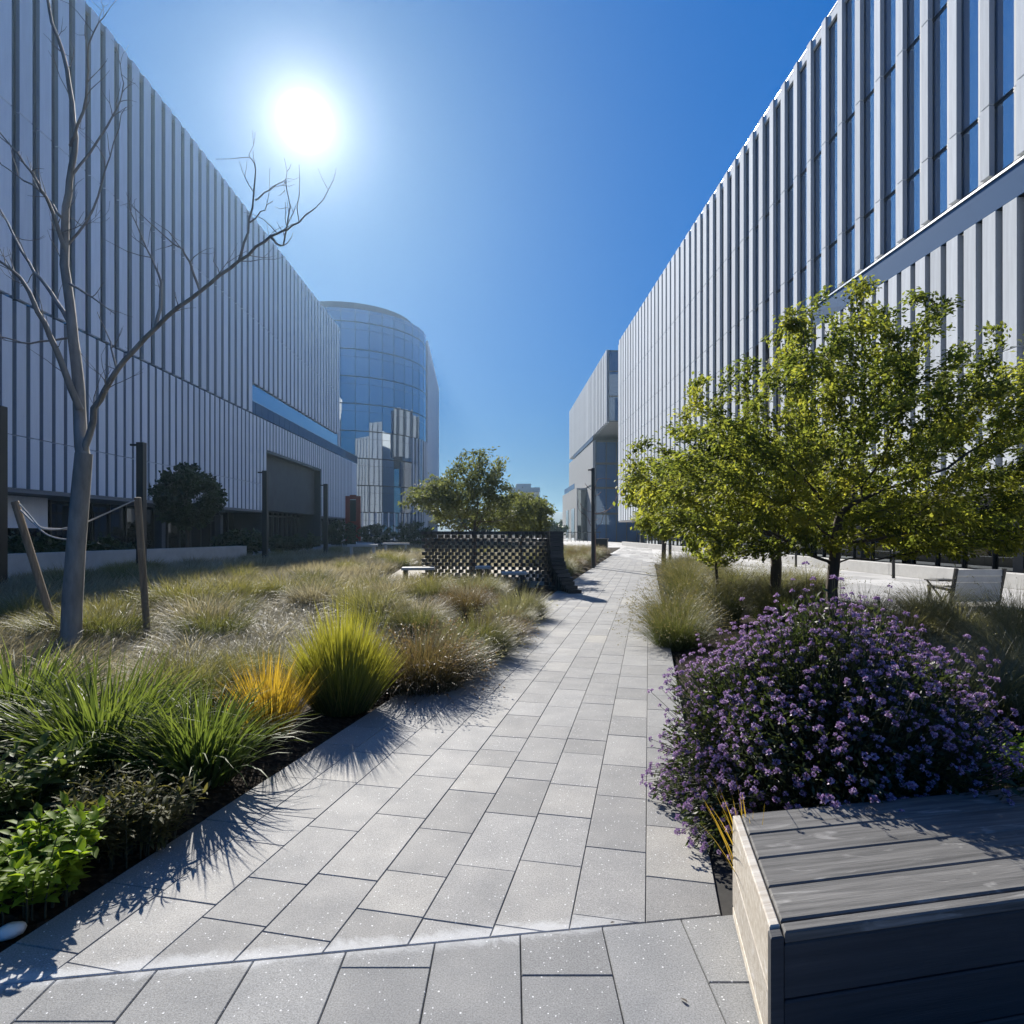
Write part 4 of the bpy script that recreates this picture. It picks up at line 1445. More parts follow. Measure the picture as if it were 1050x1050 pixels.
# individual tussocks that stand out of the meadow
mt = [clump_mesh('meadow_tuft', 51 + i, G[k], 800, 0.30, 0.56, 0.011, lean=(0.1, 1.1), bend=(0.4, 1.7), spread=0.7, K=4) for i, k in enumerate(('meadowgreen', 'meadow', 'olive', 'meadowgreen'))]
random.seed(99)
cnt = 0
while cnt < 120:
    y = 8.0 * (52 / 8.0) ** random.random()
    x = random.uniform(-0.80, 0.06) * y
    if path_t(x, y) > -1.3 or wb(x, y)[0] < -13.6: continue
    if 15.5 < y < 24.5 and x > -4.2: continue
    place('meadow_tuft', mt[cnt % 4], x, y, 'tuft of grass standing out of the dry meadow on the left', 'grass', 'tufts in the left meadow', sc=random.uniform(0.75, 1.25))
    cnt += 1
pale = clump_mesh('flopped_grass', 58, G['meadow'], 420, 0.22, 0.60, 0.012, lean=(0.9, 1.4), bend=(0.5, 1.2), spread=1.2, K=4)
for px, py, lab in ((195, 665, 'pale flopped grass right of the taller stake'), (70, 690, 'bleached flopped grass at the foot of the bare tree'), (275, 650, 'pale flopped grass behind the golden tussock')):
    p_ = gnd(px, py, 0.2); place('flopped_grass', pale, p_.x, p_.y, lab, 'grass')

# ------------------------------------------------------------------ leafy plants in the near left corner
def leafy(name, seed, mat, nst, H, R, lsize, ratio, per, droop=0.3, lean=0.6):
    g = np.random.default_rng(seed)
    polys, pos, dirs = [], [], []
    for i in range(nst):
        a, r = g.uniform(0, 2 * PI), R * math.sqrt(g.uniform(0, 1)) * 0.45
        base = np.array((r * math.cos(a), r * math.sin(a), 0.0))
        out = np.array((math.cos(a), math.sin(a), 0))
        le = lean * g.uniform(0.1, 1.1)
        h = H * g.uniform(0.6, 1.0)
        pts = np.array([base + out * (math.sin(le * t) * h * t) * 0.9 + np.array((0, 0, h * t * math.cos(le * t * 0.8))) for t in np.linspace(0, 1, 6)])
        polys.append((pts, np.linspace(0.004, 0.002, 6)))
        for k in range(per):
            t = 0.25 + 0.75 * (k + g.uniform(0, 1)) / per
            j = min(int(t * 5), 4)
            p = pts[j] + (pts[j + 1] - pts[j]) * (t * 5 - j)
            b = k * 2.4 + g.uniform(-.4, .4)
            el = g.uniform(-0.1, 0.75) + (0.4 if t > 0.9 else 0)
            dirs.append((math.cos(b) * math.cos(el), math.sin(b) * math.cos(el), math.sin(el)))
            pos.append(p)
    LV, LF, LA = broad_leaves(np.array(pos), np.array(dirs), lsize, ratio, g, droop=droop)
    me = np_mesh(name, LV, LF, LA, smooth=True); me.materials.append(mat)
    st = np_mesh('stem', *tubes_np(polys, 4)[:2]); st.materials.append(G['stem'])
    return me, st


def place_leafy(name, ms, x, y, label, sc=1.0, group=None):
    r = empty(name, (x, y, float(gz(x, y))), random.uniform(0, 6), label, 'plant', group)
    r.scale = (sc,) * 3
    link('foliage', ms[0], None, r)
    link('stem', ms[1], None, r)
    return r


ba = leafy('foliage', 61, G['bright'], 64, 0.34, 0.38, 0.062, 0.27, 20)
p_ = gnd(30, 925); place_leafy('leafy_plant', ba, p_.x, p_.y, 'bright lime green leafy plant in the lower left corner')
da = leafy('foliage', 62, G['dark'], 60, 0.33, 0.42, 0.065, 0.13, 30)
p_ = gnd(135, 868); place_leafy('dark_shrub', da, p_.x, p_.y, 'low dark bronze fine-leaved shrub at the near path edge', 1.0, 'low dark shrubs in the left bed')
p_ = gnd(100, 880); place_leafy('dark_shrub', da, p_.x - 0.05, p_.y + 0.1, 'low dark fine-leaved shrub behind the bright lime green plant', 0.9, 'low dark shrubs in the left bed')
ga = leafy('foliage', 63, G['strap'], 40, 0.42, 0.36, 0.10, 0.22, 14)
p_ = gnd(25, 855); place_leafy('leafy_plant', ga, p_.x, p_.y, 'darker green broad-leaved plant above the bright lime green one', 1.0)
p_ = gnd(1040, 800); place_leafy('leafy_plant', ba, p_.x, p_.y, 'lime green plant at the right edge behind the timber bench', 0.75)
# white stone
mb = MB()
g = np.random.default_rng(3)
bm_v, bm_f = [], []
for i in range(7):
    for j in range(10):
        a, b = PI * i / 6 - PI / 2, 2 * PI * j / 10
        k = 1 + g.normal(0, 0.04)
        bm_v.append((0.055 * math.cos(a) * math.cos(b) * k, 0.036 * math.cos(a) * math.sin(b) * k, 0.028 * math.sin(a) * k))
for i in range(6):
    for j in range(10): bm_f.append((i * 10 + j, i * 10 + (j + 1) % 10, (i + 1) * 10 + (j + 1) % 10, (i + 1) * 10 + j))
mb._add(bm_v, bm_f)
p_ = gnd(30, 958)
tag(mb.build('stone', surf_mat('white_stone', (0.75, 0.74, 0.72), 0.6, 0.1, 10), None, (p_.x - 0.09, p_.y + 0.02, 0.0), (0, 0, 0.7), True), 'smooth white stone at the soil edge in the lower left corner', 'stone')

# ------------------------------------------------------------------ purple flowering bush
BC, BR = np.array((1.72, 3.42, 0.20)), np.array((0.81, 0.82, 0.90))
g = np.random.default_rng(71)
vb = empty('flowering_bush', (BC[0], BC[1], float(gz(BC[0], BC[1]))), 0, 'large rounded bush covered in small purple flowers behind the timber bench', 'bush')
bz = vb.location.z


def bush_pts(n, lo, hi, g, zmin=-0.2):
    d = g.normal(0, 1, (n * 3, 3))
    d /= np.linalg.norm(d, axis=1, keepdims=True)
    d = d[d[:, 2] > zmin][:n]
    q = d * BR
    lump = np.array([1 + 0.27 * mnoise.noise(Vector(p) * 2.2) + 0.08 * mnoise.noise(Vector(p) * 6) for p in d])
    r = lump * g.uniform(lo, hi, len(d))
    p = q * r[:, None] + np.array((0, 0, BC[2] - bz))
    p[:, 2] = np.maximum(p[:, 2], 0.03)
    return p, d


# stems
P_, D_ = bush_pts(2900, 0.90, 1.10, g)
stray = g.uniform(0, 1, len(P_)) < 0.10
P_[stray] += D_[stray] * g.uniform(0.03, 0.12, (stray.sum(), 1))
polys = []
for p, d in zip(P_, D_):
    b = np.array((p[0] * 0.22, p[1] * 0.22, 0))
    mid = b + (p - b) * 0.55 + np.array((p[0] * 0.12, p[1] * 0.12, 0.08))
    polys.append((np.array([b, mid, p]), np.array((0.003, 0.0022, 0.0013))))
V, F, A = tubes_np(polys, 3)
link('stems', np_mesh('stems', V, F, A), G['stem'], vb)
Lp, Ld = bush_pts(46000, 0.55, 1.0, g, -0.35)
LV, LF, LA = leaf_quads(Lp, 0.042, 0.17, g, dirs=Ld, up=0.2, jit=1.2)
link('foliage', np_mesh('foliage', LV, LF, LA), G['verbena'], vb)


def head_np(g, n=34, R=0.0165):
    d = g.normal(0, 1, (n, 3)); d[:, 2] = np.abs(d[:, 2]) * 0.9 + 0.05
    d /= np.linalg.norm(d, axis=1, keepdims=True)
    return leaf_quads(d * R * 0.45, R * 0.68, 0.42, g, dirs=d, jit=0.5)


heads = [head_np(g) for _ in range(6)]
hm = []
for V, F, A in heads:
    me = np_mesh('flower_head', V, F, A); me.materials.append(G['petal']); hm.append(me)
camv = np.array((0, 0, EYE - bz)) - np.array((BC[0], BC[1], 0))
score = -np.linalg.norm(P_ - camv, axis=1) + (D_ @ (camv / np.linalg.norm(camv))) * 0.8
order = np.argsort(-score)
sel = list(order[:400:4])[:100]
rest = [i for i in range(len(P_)) if i not in set(sel)]


def align(d):
    return Vector(d).to_track_quat('Z', 'Y')


for n_, i in enumerate(sel):
    dd = Vector(D_[i]) + Vector((0, 0, 0.6)) + Vector(g.normal(0, 0.3, 3))
    o = link('flower_head', hm[n_ % 6], None, vb, P_[i])
    o.rotation_mode = 'QUATERNION'; o.rotation_quaternion = align(dd)
    s = g.uniform(0.7, 1.25); o.scale = (s, s, s)
parts = []
for i in rest:
    dd = Vector(D_[i]) + Vector((0, 0, 0.6)) + Vector(g.normal(0, 0.3, 3))
    R_ = np.array(align(dd).to_matrix())
    V, F, A = heads[i % 6]
    A = {k: v for k, v in A.items()}
    parts.append(((V * g.uniform(0.6, 1.2)) @ R_.T + P_[i], F, A))
V, F, A = join_np(parts)
o = link('flower_head', np_mesh('flower_head', V, F, A), G['petal'], vb)
o['kind'] = 'stuff'

# ------------------------------------------------------------------ trees
p_ = gnd(855, 670)
make_tree('leafy_tree', (p_.x, p_.y, float(gz(p_.x, p_.y))), 'broad yellow-green leafy tree standing behind the purple bush', 'tree',
          [(0, 0, 0), (0.01, 0, .4), (-.02, .02, .8), (0, 0, 1.1), (0.03, 0, 1.4), (0.05, 0, 1.65)],
          [((-0.05, 0.0, 2.65), (2.2, 2.0, 1.45), 5), ((1.6, 0.2, 2.2), (1.6, 1.6, 1.25), 3), ((-1.4, 0.2, 2.1), (1.3, 1.4, 1.05), 1.8), ((0.5, 0, 3.7), (1.4, 1.2, 1.1), 1.3), ((2.1, 0, 3.2), (1.3, 1.2, .9), 1.2), ((2.2, -.1, 1.85), (1.4, 1.2, .6), 1.5), ((0.7, -.3, 1.65), (1.3, 1.2, .5), 0.8), ((-0.9, -.2, 1.6), (1.2, 1.1, .5), .7)],
          G['tree'], G['bark'], leaves=84000, size=0.062, ratio=0.30, natt=2600, step=0.11, di=1.3, dk=0.22, rtrunk=0.07, seed=4, spread=0.10, thin=0.011, holes=0.36, lup=1.3)
p_ = gnd(795, 628)
make_tree('leafy_tree', (p_.x, p_.y, float(gz(p_.x, p_.y))), 'second leafy tree, behind and left of the broad yellow-green one', 'tree',
          [(0, 0, 0), (0, 0, .5), (0.02, 0, .9), (0, .02, 1.3)],
          [((-0.2, 0, 2.5), (2.0, 1.8, 1.25), 4), ((-1.5, 0, 2.1), (1.3, 1.3, .9), 1.5), ((.9, 0, 2.2), (1.2, 1.2, .9), 1)],
          G['tree'], G['bark'], leaves=27000, size=0.078, ratio=0.30, natt=1100, step=0.14, di=1.4, dk=0.26, rtrunk=0.10, seed=9, spread=0.12, thin=0.012, holes=0.28, lup=1.2)
p_ = gnd(735, 622)
make_tree('sapling', (p_.x, p_.y, float(gz(p_.x, p_.y))), 'thin sapling with yellow leaves between the path and the second leafy tree', 'tree',
          [(0, 0, 0), (0.01, 0, .4), (-.01, .01, .8)],
          [((0, 0, 1.6), (0.62, 0.6, 1.0), 1)], G['tree'], G['bark'], leaves=2600, size=0.085, ratio=0.34, natt=160, step=0.12, di=1.2, dk=0.25, rtrunk=0.03, seed=12, spread=0.1, thin=0.02, holes=0.9)
p_ = gnd(690, 590)
make_tree('leafy_tree', (p_.x + 0.4, p_.y + 3, 0), 'farther yellow-green tree at the left end of the right-hand row', 'tree',
          [(0, 0, 0), (0, 0, .6), (0.02, 0, 1.2), (0, .02, 1.6)],
          [((0, 0, 3.2), (1.7, 1.7, 1.6), 4)], G['tree'], G['bark'], leaves=9000, size=0.12, ratio=0.34, natt=500, step=0.2, di=1.8, dk=0.4, rtrunk=0.09, seed=15, spread=0.16, thin=0.014, holes=0.5)

# bare tree on the left with its stakes and ties
p_ = gnd(72, 680)
tx, ty = p_.x, p_.y
tz = float(gz(tx, ty))


def tp(px, py, dy=0.0):
    q = at(px, py, ty + dy); return np.array((q.x - tx, q.y - ty, q.z - tz))


trunk = [tp(72, 690), tp(74, 620), tp(78, 560), tp(83, 500), tp(86, 465)]
rt_ = [0.112, 0.108, 0.10, 0.097, 0.092]
limbs = [  # (pixels path with depth offset), start radius
    ([(86, 470, 0), (80, 400, 0.05), (74, 330, 0.1), (66, 255, 0.15), (70, 200, 0.2), (76, 140, 0.25), (68, 70, 0.3), (50, 10, 0.3), (40, -60, 0.3)], 0.075),
    ([(87, 466, 0), (98, 420, -0.1), (120, 380, -0.2), (160, 335, -0.35), (205, 298, -0.5), (245, 268, -0.6), (278, 243, -0.7), (300, 232, -0.75), (324, 212, -0.8)], 0.04),
    ([(82, 420, 0), (62, 370, -0.2), (40, 320, -0.4), (20, 285, -0.5), (0, 268, -0.6), (-40, 240, -0.7)], 0.042),
    ([(75, 335, .1), (52, 300, 0.3), (30, 270, 0.4), (0, 215, 0.6), (-30, 180, .7)], 0.03),
    ([(70, 290, .12), (95, 305, -0.2), (118, 322, -0.4)], 0.016),
    ([(68, 262, .14), (55, 220, 0.0), (38, 185, -0.2), (12, 150, -0.3), (-8, 125, -.4)], 0.026),
    ([(62, 222, .1), (40, 195, 0.2), (10, 175, 0.4), (-15, 150, .5)], 0.016),
    ([(160, 335, -.35), (165, 290, -0.2), (150, 255, -0.1), (132, 210, 0.0)], 0.02),
    ([(205, 298, -.5), (190, 260, -.6), (178, 250, -.7), (135, 212, -.8)], 0.014),
    ([(245, 268, -.6), (256, 225, -.6), (262, 175, -.6), (255, 160, -.6)], 0.014),
    ([(278, 243, -.7), (290, 250, -.7), (297, 212, -.7), (292, 185, -.7)], 0.013),
    ([(262, 205, -.6), (275, 195, -.55), (294, 183, -.5)], 0.008),
    ([(256, 228, -.6), (268, 218, -.65), (280, 205, -.7)], 0.008),
    ([(120, 380, -.2), (112, 350, -.1), (100, 320, 0)], 0.012),
    ([(72, 150, .25), (88, 100, 0.1), (92, 45, 0), (110, 12, -.1)], 0.018),
    ([(74, 180, .22), (110, 130, .3), (125, 95, .4), (122, 60, .4)], 0.014),
    ([(66, 255, .15), (96, 215, .3), (112, 160, .4), (128, 110, .5)], 0.016),
    ([(98, 420, -.1), (108, 395, -.3), (96, 378, -.4)], 0.008),
    ([(76, 345, .1), (30, 352, .0), (0, 345, -.1), (-20, 350, -.1)], 0.014),
    ([(60, 240, .1), (82, 232, .0), (98, 228, -.1)], 0.006),
]
g = np.random.default_rng(8)
polys = [(np.array(trunk), np.array(rt_))]
limb_polys = []


def refine(pts, n=4):
    pts = np.array(pts)
    out = []
    for i in range(len(pts) - 1):
        p0, p1, p2, p3 = pts[max(i - 1, 0)], pts[i], pts[i + 1], pts[min(i + 2, len(pts) - 1)]
        for k in range(n):
            t = k / n
            out.append(0.5 * ((2 * p1) + (p2 - p0) * t + (2 * p0 - 5 * p1 + 4 * p2 - p3) * t * t + (3 * p1 - p0 - 3 * p2 + p3) * t ** 3))
    out.append(pts[-1])
    return np.array(out)


for px, r0 in limbs:
    n0 = len(polys)
    P = refine([tp(*q) for q in px])
    P[1:] += g.normal(0, 0.006, P[1:].shape)
    rr = r0 * (1 - np.linspace(0, 1, len(P)) ** 0.8 * 0.9) + 0.002
    polys.append((P, rr))
    # twigs
    for j in range(3, len(P)):
        if g.uniform() < 0.62 and rr[j] < 0.05:
            d = P[j] - P[j - 1]; d /= np.linalg.norm(d)
            dv = d + g.normal(0, 0.65, 3) + np.array((0, 0, 0.35)); dv /= np.linalg.norm(dv)
            ln = g.uniform(0.12, 0.55)
            q = [P[j]]
            for _ in range(4):
                dv = dv + g.normal(0, 0.18, 3) + np.array((0, 0, 0.05)); dv /= np.linalg.norm(dv)
                q.append(q[-1] + dv * ln / 4)
            polys.append((np.array(q), np.linspace(min(0.006, rr[j] * 0.7), 0.0015, 5)))
            if g.uniform() < 0.5:
                d2 = dv + g.normal(0, 0.6, 3); d2 /= np.linalg.norm(d2)
                polys.append((np.array([q[2], q[2] + d2 * ln * 0.3, q[2] + d2 * ln * 0.5 + np.array((0, 0, 0.03))]), np.array((0.003, 0.002, 0.001))))
    limb_polys.append(polys[n0:])
bt = empty('bare_tree', (tx, ty, tz), 0, 'leafless pale-barked young tree held between two wooden stakes', 'tree')
V, F, A = tubes_np(polys[:1], 12)
link('trunk', np_mesh('trunk', V, F, A, smooth=True), G['barkpale'], bt)
for ps in limb_polys:
    V, F, A = tubes_np(ps, 6)
    link('branch', np_mesh('branch', V, F, A, smooth=True), G['barkpale'], bt)


def stake(a, b, w, label):
    a, b = Vector(a), Vector(b)
    mb = MB()
    d = b - a
    mb.tube([a - d.normalized() * 0.15, a, a + d * 0.5, b - d.normalized() * .012, b], [w, w, w * 0.98, w * 0.98, w * 0.86], 9)
    return tag(mb.build('tree_stake', M['wood_post']), label, 'stake')


S1b, S1t = at(62, 664, 7.9), at(15, 514, 7.6)
S2b, S2t = at(152, 664, 8.1), at(141, 510, 7.9)
stake(S1b, S1t, 0.045, 'leaning wooden stake on the left of the bare tree')
stake(S2b, S2t, 0.043, 'upright wooden stake on the right of the bare tree')


def rope(pts, label):
    P = refine(pts, 6)
    mb = MB(); mb.tube([tuple(p) for p in P], 0.009, 6)
    return tag(mb.build('tree_tie', surf_mat('pale_strap', (0.5, 0.47, 0.42), 0.8, 0.2, 20), smooth=True), label, 'tree tie', 'tree ties')


k = lambda px, py, Y: np.array(at(px, py, Y))
rope([k(20, 517, 7.58), k(30, 528, 7.55), k(42, 541, 7.5), k(58, 543, 7.42), k(70, 541, 7.36), k(84, 537, 7.38), k(90, 535, 7.5), k(112, 525, 7.7), k(138, 513, 7.86)], 'pale strap slung from one stake to the other around the bare tree trunk')
rope([k(21, 523, 7.58), k(34, 536, 7.52), k(48, 548, 7.45), k(66, 553, 7.37), k(84, 551, 7.37), k(87, 546, 7.5), k(72, 543, 7.6), k(40, 540, 7.6), k(24, 525, 7.62)], 'lower pale strap loop from the leaning stake around the bare tree trunk')

# tree behind the brick wall
make_tree('grey_green_tree', (-1.3, 20.6, 0.1), 'airy grey-green tree rising behind the perforated brick wall', 'tree',
          [(0, 0, 0), (0, 0, .4), (0.05, 0, .8), (0.05, 0, 1.1)],
          [((0.0, 0, 2.5), (1.75, 1.5, 1.1), 4), ((-1.2, 0, 2.4), (1.1, 1.2, .95), 1.4), ((1.1, 0, 2.1), (1.4, 1.2, .7), 1.6), ((0.3, 0, 3.3), (.9, .9, .9), .8)],
          G['treegrey'], G['bark'], leaves=13000, size=0.13, ratio=0.22, natt=1000, step=0.14, di=1.4, dk=0.26, rtrunk=0.09, seed=23, spread=0.20, thin=0.012, holes=0.22, up=0.10)
make_tree('grey_green_tree', (0.35, 22.6, 0.1), 'lower olive tree behind the middle of the perforated brick wall', 'tree',
          [(0, 0, 0), (0, 0, .3), (0.0, 0, .6)],
          [((0, 0, 2.05), (1.2, 1.2, .85), 2)], G['treegrey'], G['bark'], leaves=6000, size=0.13, ratio=0.25, natt=400, step=0.15, di=1.4, dk=0.3, rtrunk=0.06, seed=25, spread=0.15, thin=0.014, holes=0.4)
# dark trees by the left building
q = at(192, 545, 27)
make_tree('dark_tree', (q.x, 27, 0.1), 'dense dark rounded tree in front of the ribbed left building', 'tree',
          [(0, 0, 0), (0, 0, .6), (0, 0, 1.2)], [((0, 0, 2.9), (1.55, 1.5, 1.45), 2)], G['treedark'], G['bark'], leaves=9000, size=0.17, ratio=0.4, natt=420, step=0.2, di=1.8, dk=0.4, rtrunk=0.08, seed=31, spread=0.17, thin=0.016, holes=0.7)
for i, (px, Y, h, r) in enumerate(((350, 62, 2.6, 2.0), (385, 70, 2.4, 2.4), (30, 21.5, 1.3, 1.4), (108, 24, 1.2, 1.2), (245, 36, 1.6, 1.6), (425, 60, 2.5, 2.2), (310, 52, 1.3, 1.6), (290, 46, 1.2, 1.5))):
    q = at(px, 545, Y)
    make_tree('dark_shrub', (q.x, Y, 0.0), ['dark shrub in front of the left building near the glass tower', 'dark shrub at the foot of the glass tower', 'dark shrub at the left picture edge behind the meadow',
                                            'dark shrub behind the right stake', 'dark shrub left of the entrance opening', 'dark shrub between the glass tower and the grey-green tree', 'low dark shrub before the entrance opening', 'low dark shrub at the near side of the entrance opening'][i], 'shrub',
              [(0, 0, 0), (0, 0, .15), (0, 0, .3)], [((0, 0, h * .55), (r, r * .8, h * .5), 2)], G['treedark'], G['bark'], leaves=2500, size=0.22, ratio=0.4, natt=160, step=0.2, di=1.8, dk=0.35, rtrunk=0.05, seed=40 + i, spread=0.2, thin=0.03, holes=0.8, group='dark shrubs along the left building')
for i, (px, Y, h, r) in enumerate(((556, 120, 3.4, 3.0), (566, 110, 2.8, 2.6), (574, 140, 3.5, 3), (545, 110, 5, 4), (520, 130, 7, 5), (495, 120, 6.5, 5), (470, 130, 8, 5))):
    q = at(px, 545, Y)
    make_tree('distant_tree', (q.x, Y, 0.0), 'small dark distant tree on the horizon beyond the brick wall', 'tree',
              [(0, 0, 0), (0, 0, 1.0), (0, 0, 1.6)], [((0, 0, h * .6), (r, r, h * .42), 2)], G['treedark'], G['bark'], leaves=1800, size=0.55, ratio=0.4, natt=140, step=0.5, di=4, dk=0.9, rtrunk=0.15, seed=60 + i, spread=0.5, thin=0.06, holes=0.8, group='distant trees on the horizon')
# bare young tree by the far right block
p_ = gnd(613, 582)
make_tree('bare_sapling', (p_.x, p_.y + 1, 0.0), 'bare reddish-twigged young tree beside the far right lamp post', 'tree',
          [(0, 0, 0), (0, 0, .6), (0, 0, 1.2)], [((0.2, 0, 2.9), (1.3, 1.2, 1.4), 2)], None, surf_mat('reddish_bark', (0.16, 0.09, 0.08), .8, .2, 6), leaves=0, natt=60, step=0.2, di=2, dk=0.35, rtrunk=0.05, seed=72, tip_r=0.007)

# ------------------------------------------------------------------ perforated brick wall
def brick_mat():
    m, nt, out = new_mat('dark_glazed_brick')
    p = N(nt, 'ShaderNodeBsdfPrincipled', Roughness=0.45)
    a = N(nt, 'ShaderNodeAttribute', attribute_name='rnd')
    c = ramp(nt, a.outputs['Fac'], [(0, (0.022, 0.02, 0.02)), (0.6, (0.045, 0.04, 0.038)), (1, (0.085, 0.075, 0.068))]).outputs[0]
    L(nt, c, p.inputs['Base Color'])
    L(nt, p.outputs[0], out.inputs[0])
    return m


mb = MB()
random.seed(5)
HC, NCRS, BLN = 0.098, 16, 0.20
for c in range(NCRS):
    z0 = c * HC
    z = z0 + 0.05
    # plan of this course: straight front, then a bend towards the path that flares near the ground
    fl = 0.60 * max(0, 1 - z / 1.05) ** 2
    base = [(-2.55, 17.9), (-1.4, 17.6), (0.2, 17.35), (0.75, 17.2), (1.05 + fl * 0.30, 16.95 - fl * .25), (1.18 + fl * 0.62, 16.5 - fl * .55), (1.16 + fl * 0.85, 16.0 - fl * .75)]
    P = refine([(x, y, 0) for x, y in base], 10)
    seg = np.linalg.norm(np.diff(P, axis=0), axis=1)
    cum = np.concatenate([[0], np.cumsum(seg)])
    tot_ = cum[-1]
    n = int(tot_ / (BLN / 2))
    for i in range(n):
        s0 = i * BLN / 2
        xm = np.interp(s0 + BLN / 4, cum, P[:, 0])
        ym = np.interp(s0 + BLN / 4, cum, P[:, 1])
        j = min(np.searchsorted(cum, s0 + BLN / 4), len(P) - 1)
        d = P[j] - P[j - 1]; d /= np.linalg.norm(d)
        solid = s0 / tot_ > 0.80 or c == 0 or c == NCRS - 1
        if not solid and (i + c) % 2 == 0: continue
        ln = BLN / 2 * (1.04 if solid else 0.98)
        dep = 0.09 if not solid else 0.16
        nrm_ = np.array((-d[1], d[0], 0))
        ctr = np.array((xm, ym, 0))
        jit = random.uniform(-0.006, 0.006)
        if solid: ctr = ctr - nrm_ * (0.03 if (i + c) % 2 else 0)
        q = [ctr + d * sx * ln / 2 + nrm_ * (sy * dep + jit) for sx, sy in ((-1, -1), (1, -1), (1, 1), (-1, 1))]
        mb.prism(ccw([(a[0], a[1]) for a in q]), z0 + 0.003, z0 + HC - 0.003, r=random.random())
bwall = tag(mb.build('brick_wall', brick_mat()), 'curved wall of dark bricks laid with checkered gaps, flaring out at the path', 'wall')


def slab_seat(x, y, rz, label, L_=0.75, z=0.45):
    r = empty('block_seat', (x, y, float(gz(x, y))), rz, label, 'seat', 'seats at the brick wall')
    mb = MB(); mb.box(-L_ / 2, L_ / 2, -.22, .22, z - 0.07, z, c=0.01); mb.build('seat', M['concrete'], r)
    mb = MB()
    mb.box(-L_ / 2 + .05, -L_ / 2 + .16, -.18, .18, 0, z - .072); mb.build('leg', M['black'], r)
    mb = MB()
    mb.box(L_ / 2 - .16, L_ / 2 - .05, -.18, .18, 0, z - .072); mb.build('leg', M['black'], r)


slab_seat(0.05, 16.2, 0.05, 'slab seat in front of the brick wall, nearest the flared end', 0.65, 0.5)
slab_seat(-0.75, 16.4, -0.05, 'dark-legged slab seat in the middle of the brick wall front', 0.4, 0.62)
slab_seat(-2.45, 16.3, 0.1, 'longer slab seat at the left end of the brick wall', 0.85, 0.55)

# ------------------------------------------------------------------ lamp posts, bollards, small structures
def lamp_post():
    r = empty('lamp_post', (0, 0, 0))
    mb = MB(); mb.box(-0.11, 0.11, -0.11, 0.11, 0.02, 4.35, c=0.008); mb.build('post', M['black'], r)
    mb = MB(); mb.box(-0.34, -0.112, -0.06, 0.06, 4.24, 4.30, c=0.006); mb.build('lamp_head', M['black'], r)
    mb = MB(); mb.box(-0.16, 0.16, -0.16, 0.16, 0.0, 0.03); mb.build('base_plate', M['mullion'], r)
    return r


lp0 = lamp_post()
lamps = [(-1.0, 14.3, 'black square lamp post cut by the left picture edge'), (145, 20.3, 'black square lamp post behind the right stake'), (272, 29.8, 'black lamp post left of the dark entrance opening'),
         (334, 38, 'black lamp post right of the dark entrance opening'), (608, 26.7, 'black lamp post beside the path in front of the far right building'), (687, 34, 'black lamp post half hidden by the far end of the leafy trees')]
for i, (px, Y, lab) in enumerate(lamps):
    o = lp0 if i == 0 else copy_tree(lp0)
    q = at(px, 545, Y)
    o.location = (q.x, Y, float(gz(q.x, Y)) - 0.02)
    o.rotation_euler.z = BA
    if i > 3: o.scale = (0.62, 0.62, 1)
    tag(o, lab, 'lamp post', 'square black lamp posts')

# low walls
a, b = at(-20, 545, 17.5), at(248, 545, 30)
mb = MB(); mb.beam((a.x, a.y, 0.45), (b.x, b.y, 0.42), 0.5, 0.9)
tag(mb.build('low_wall', M['concrete']), 'low pale concrete wall beyond the meadow on the left', 'wall')
mb = MB()
for v in np.arange(10, 70, 6.0):
    q = [bw(14.0, v + .01), bw(14.35, v + .01), bw(14.35, v + 5.99), bw(14.0, v + 5.99)]
    mb.cbox(ccw([(p.x, p.y) for p in q]), 0, 0.42, 0.01)
tag(mb.build('low_wall', M['concrete']), 'low white concrete wall along the foot of the right building', 'wall')
bo = MB(); bo.tube([(0, 0, 0), (0, 0, .92), (0, 0, .95)], [0.05, 0.05, 0.035], 10)
bme = bo.mesh('bollard', M['black'], True)
for v in np.arange(20.5, 31, 3.4):
    q = bw(13.2, v)
    o = link('bollard', bme, None, None, (q.x, q.y, 0)); tag(o, 'black bollard on the pale walk along the right building', 'bollard', 'bollards on the pale walk')

# slatted lounge bench on the right walk
q = at(1000, 545, 12.9)
lb = empty('slatted_bench', (q.x, 12.9, 0.0), 0.05, 'pale slatted lounge bench with a high tilted back on the walk at the right', 'bench')
for i in range(5):
    mb = MB(); z = 0.17 + i * 0.135
    mb.beam((-0.42, 0.05 - i * 0.018, z), (0.55, 0.05 - i * 0.018, z), 0.035, 0.131)
    mb.build('back_slat', M['concrete'], lb)
for s in (-0.45, 0.58):
    mb = MB(); mb.beam((s, 0.12, 0.0), (s, -0.06, 0.80), 0.05, 0.06, up=(1, 0, 0)); mb.build('leg', M['black'], lb)
    mb = MB(); mb.beam((s, 0.08, 0.34), (s, 0.75, 0.38), 0.05, 0.06, up=(1, 0, 0)); mb.build('arm', M['black'], lb)
    mb = MB(); mb.beam((s, 0.72, 0.0), (s, 0.72, 0.36), 0.05, 0.05); mb.build('leg', M['black'], lb)
for i in range(4):
    mb = MB(); mb.beam((-0.42, 0.16 + i * .15, 0.40), (0.55, 0.16 + i * .15, 0.40), 0.13, 0.03); mb.build('seat_slat', M['concrete'], lb)
q = at(966, 545, 13.2)
tb = empty('side_table', (q.x, 13.2, 0), 0.1, 'small dark folding table left of the slatted lounge bench', 'table')
mb = MB(); mb.box(-.25, .25, -.2, .2, .52, .55, c=.005); mb.build('table_top', M['black'], tb)
for sx in (-1, 1):
    mb = MB(); mb.beam((-.22 * sx, -.15 * sx, 0), (.22 * sx, -.15 * sx, .52), .03, .03); mb.build('leg', M['black'], tb)

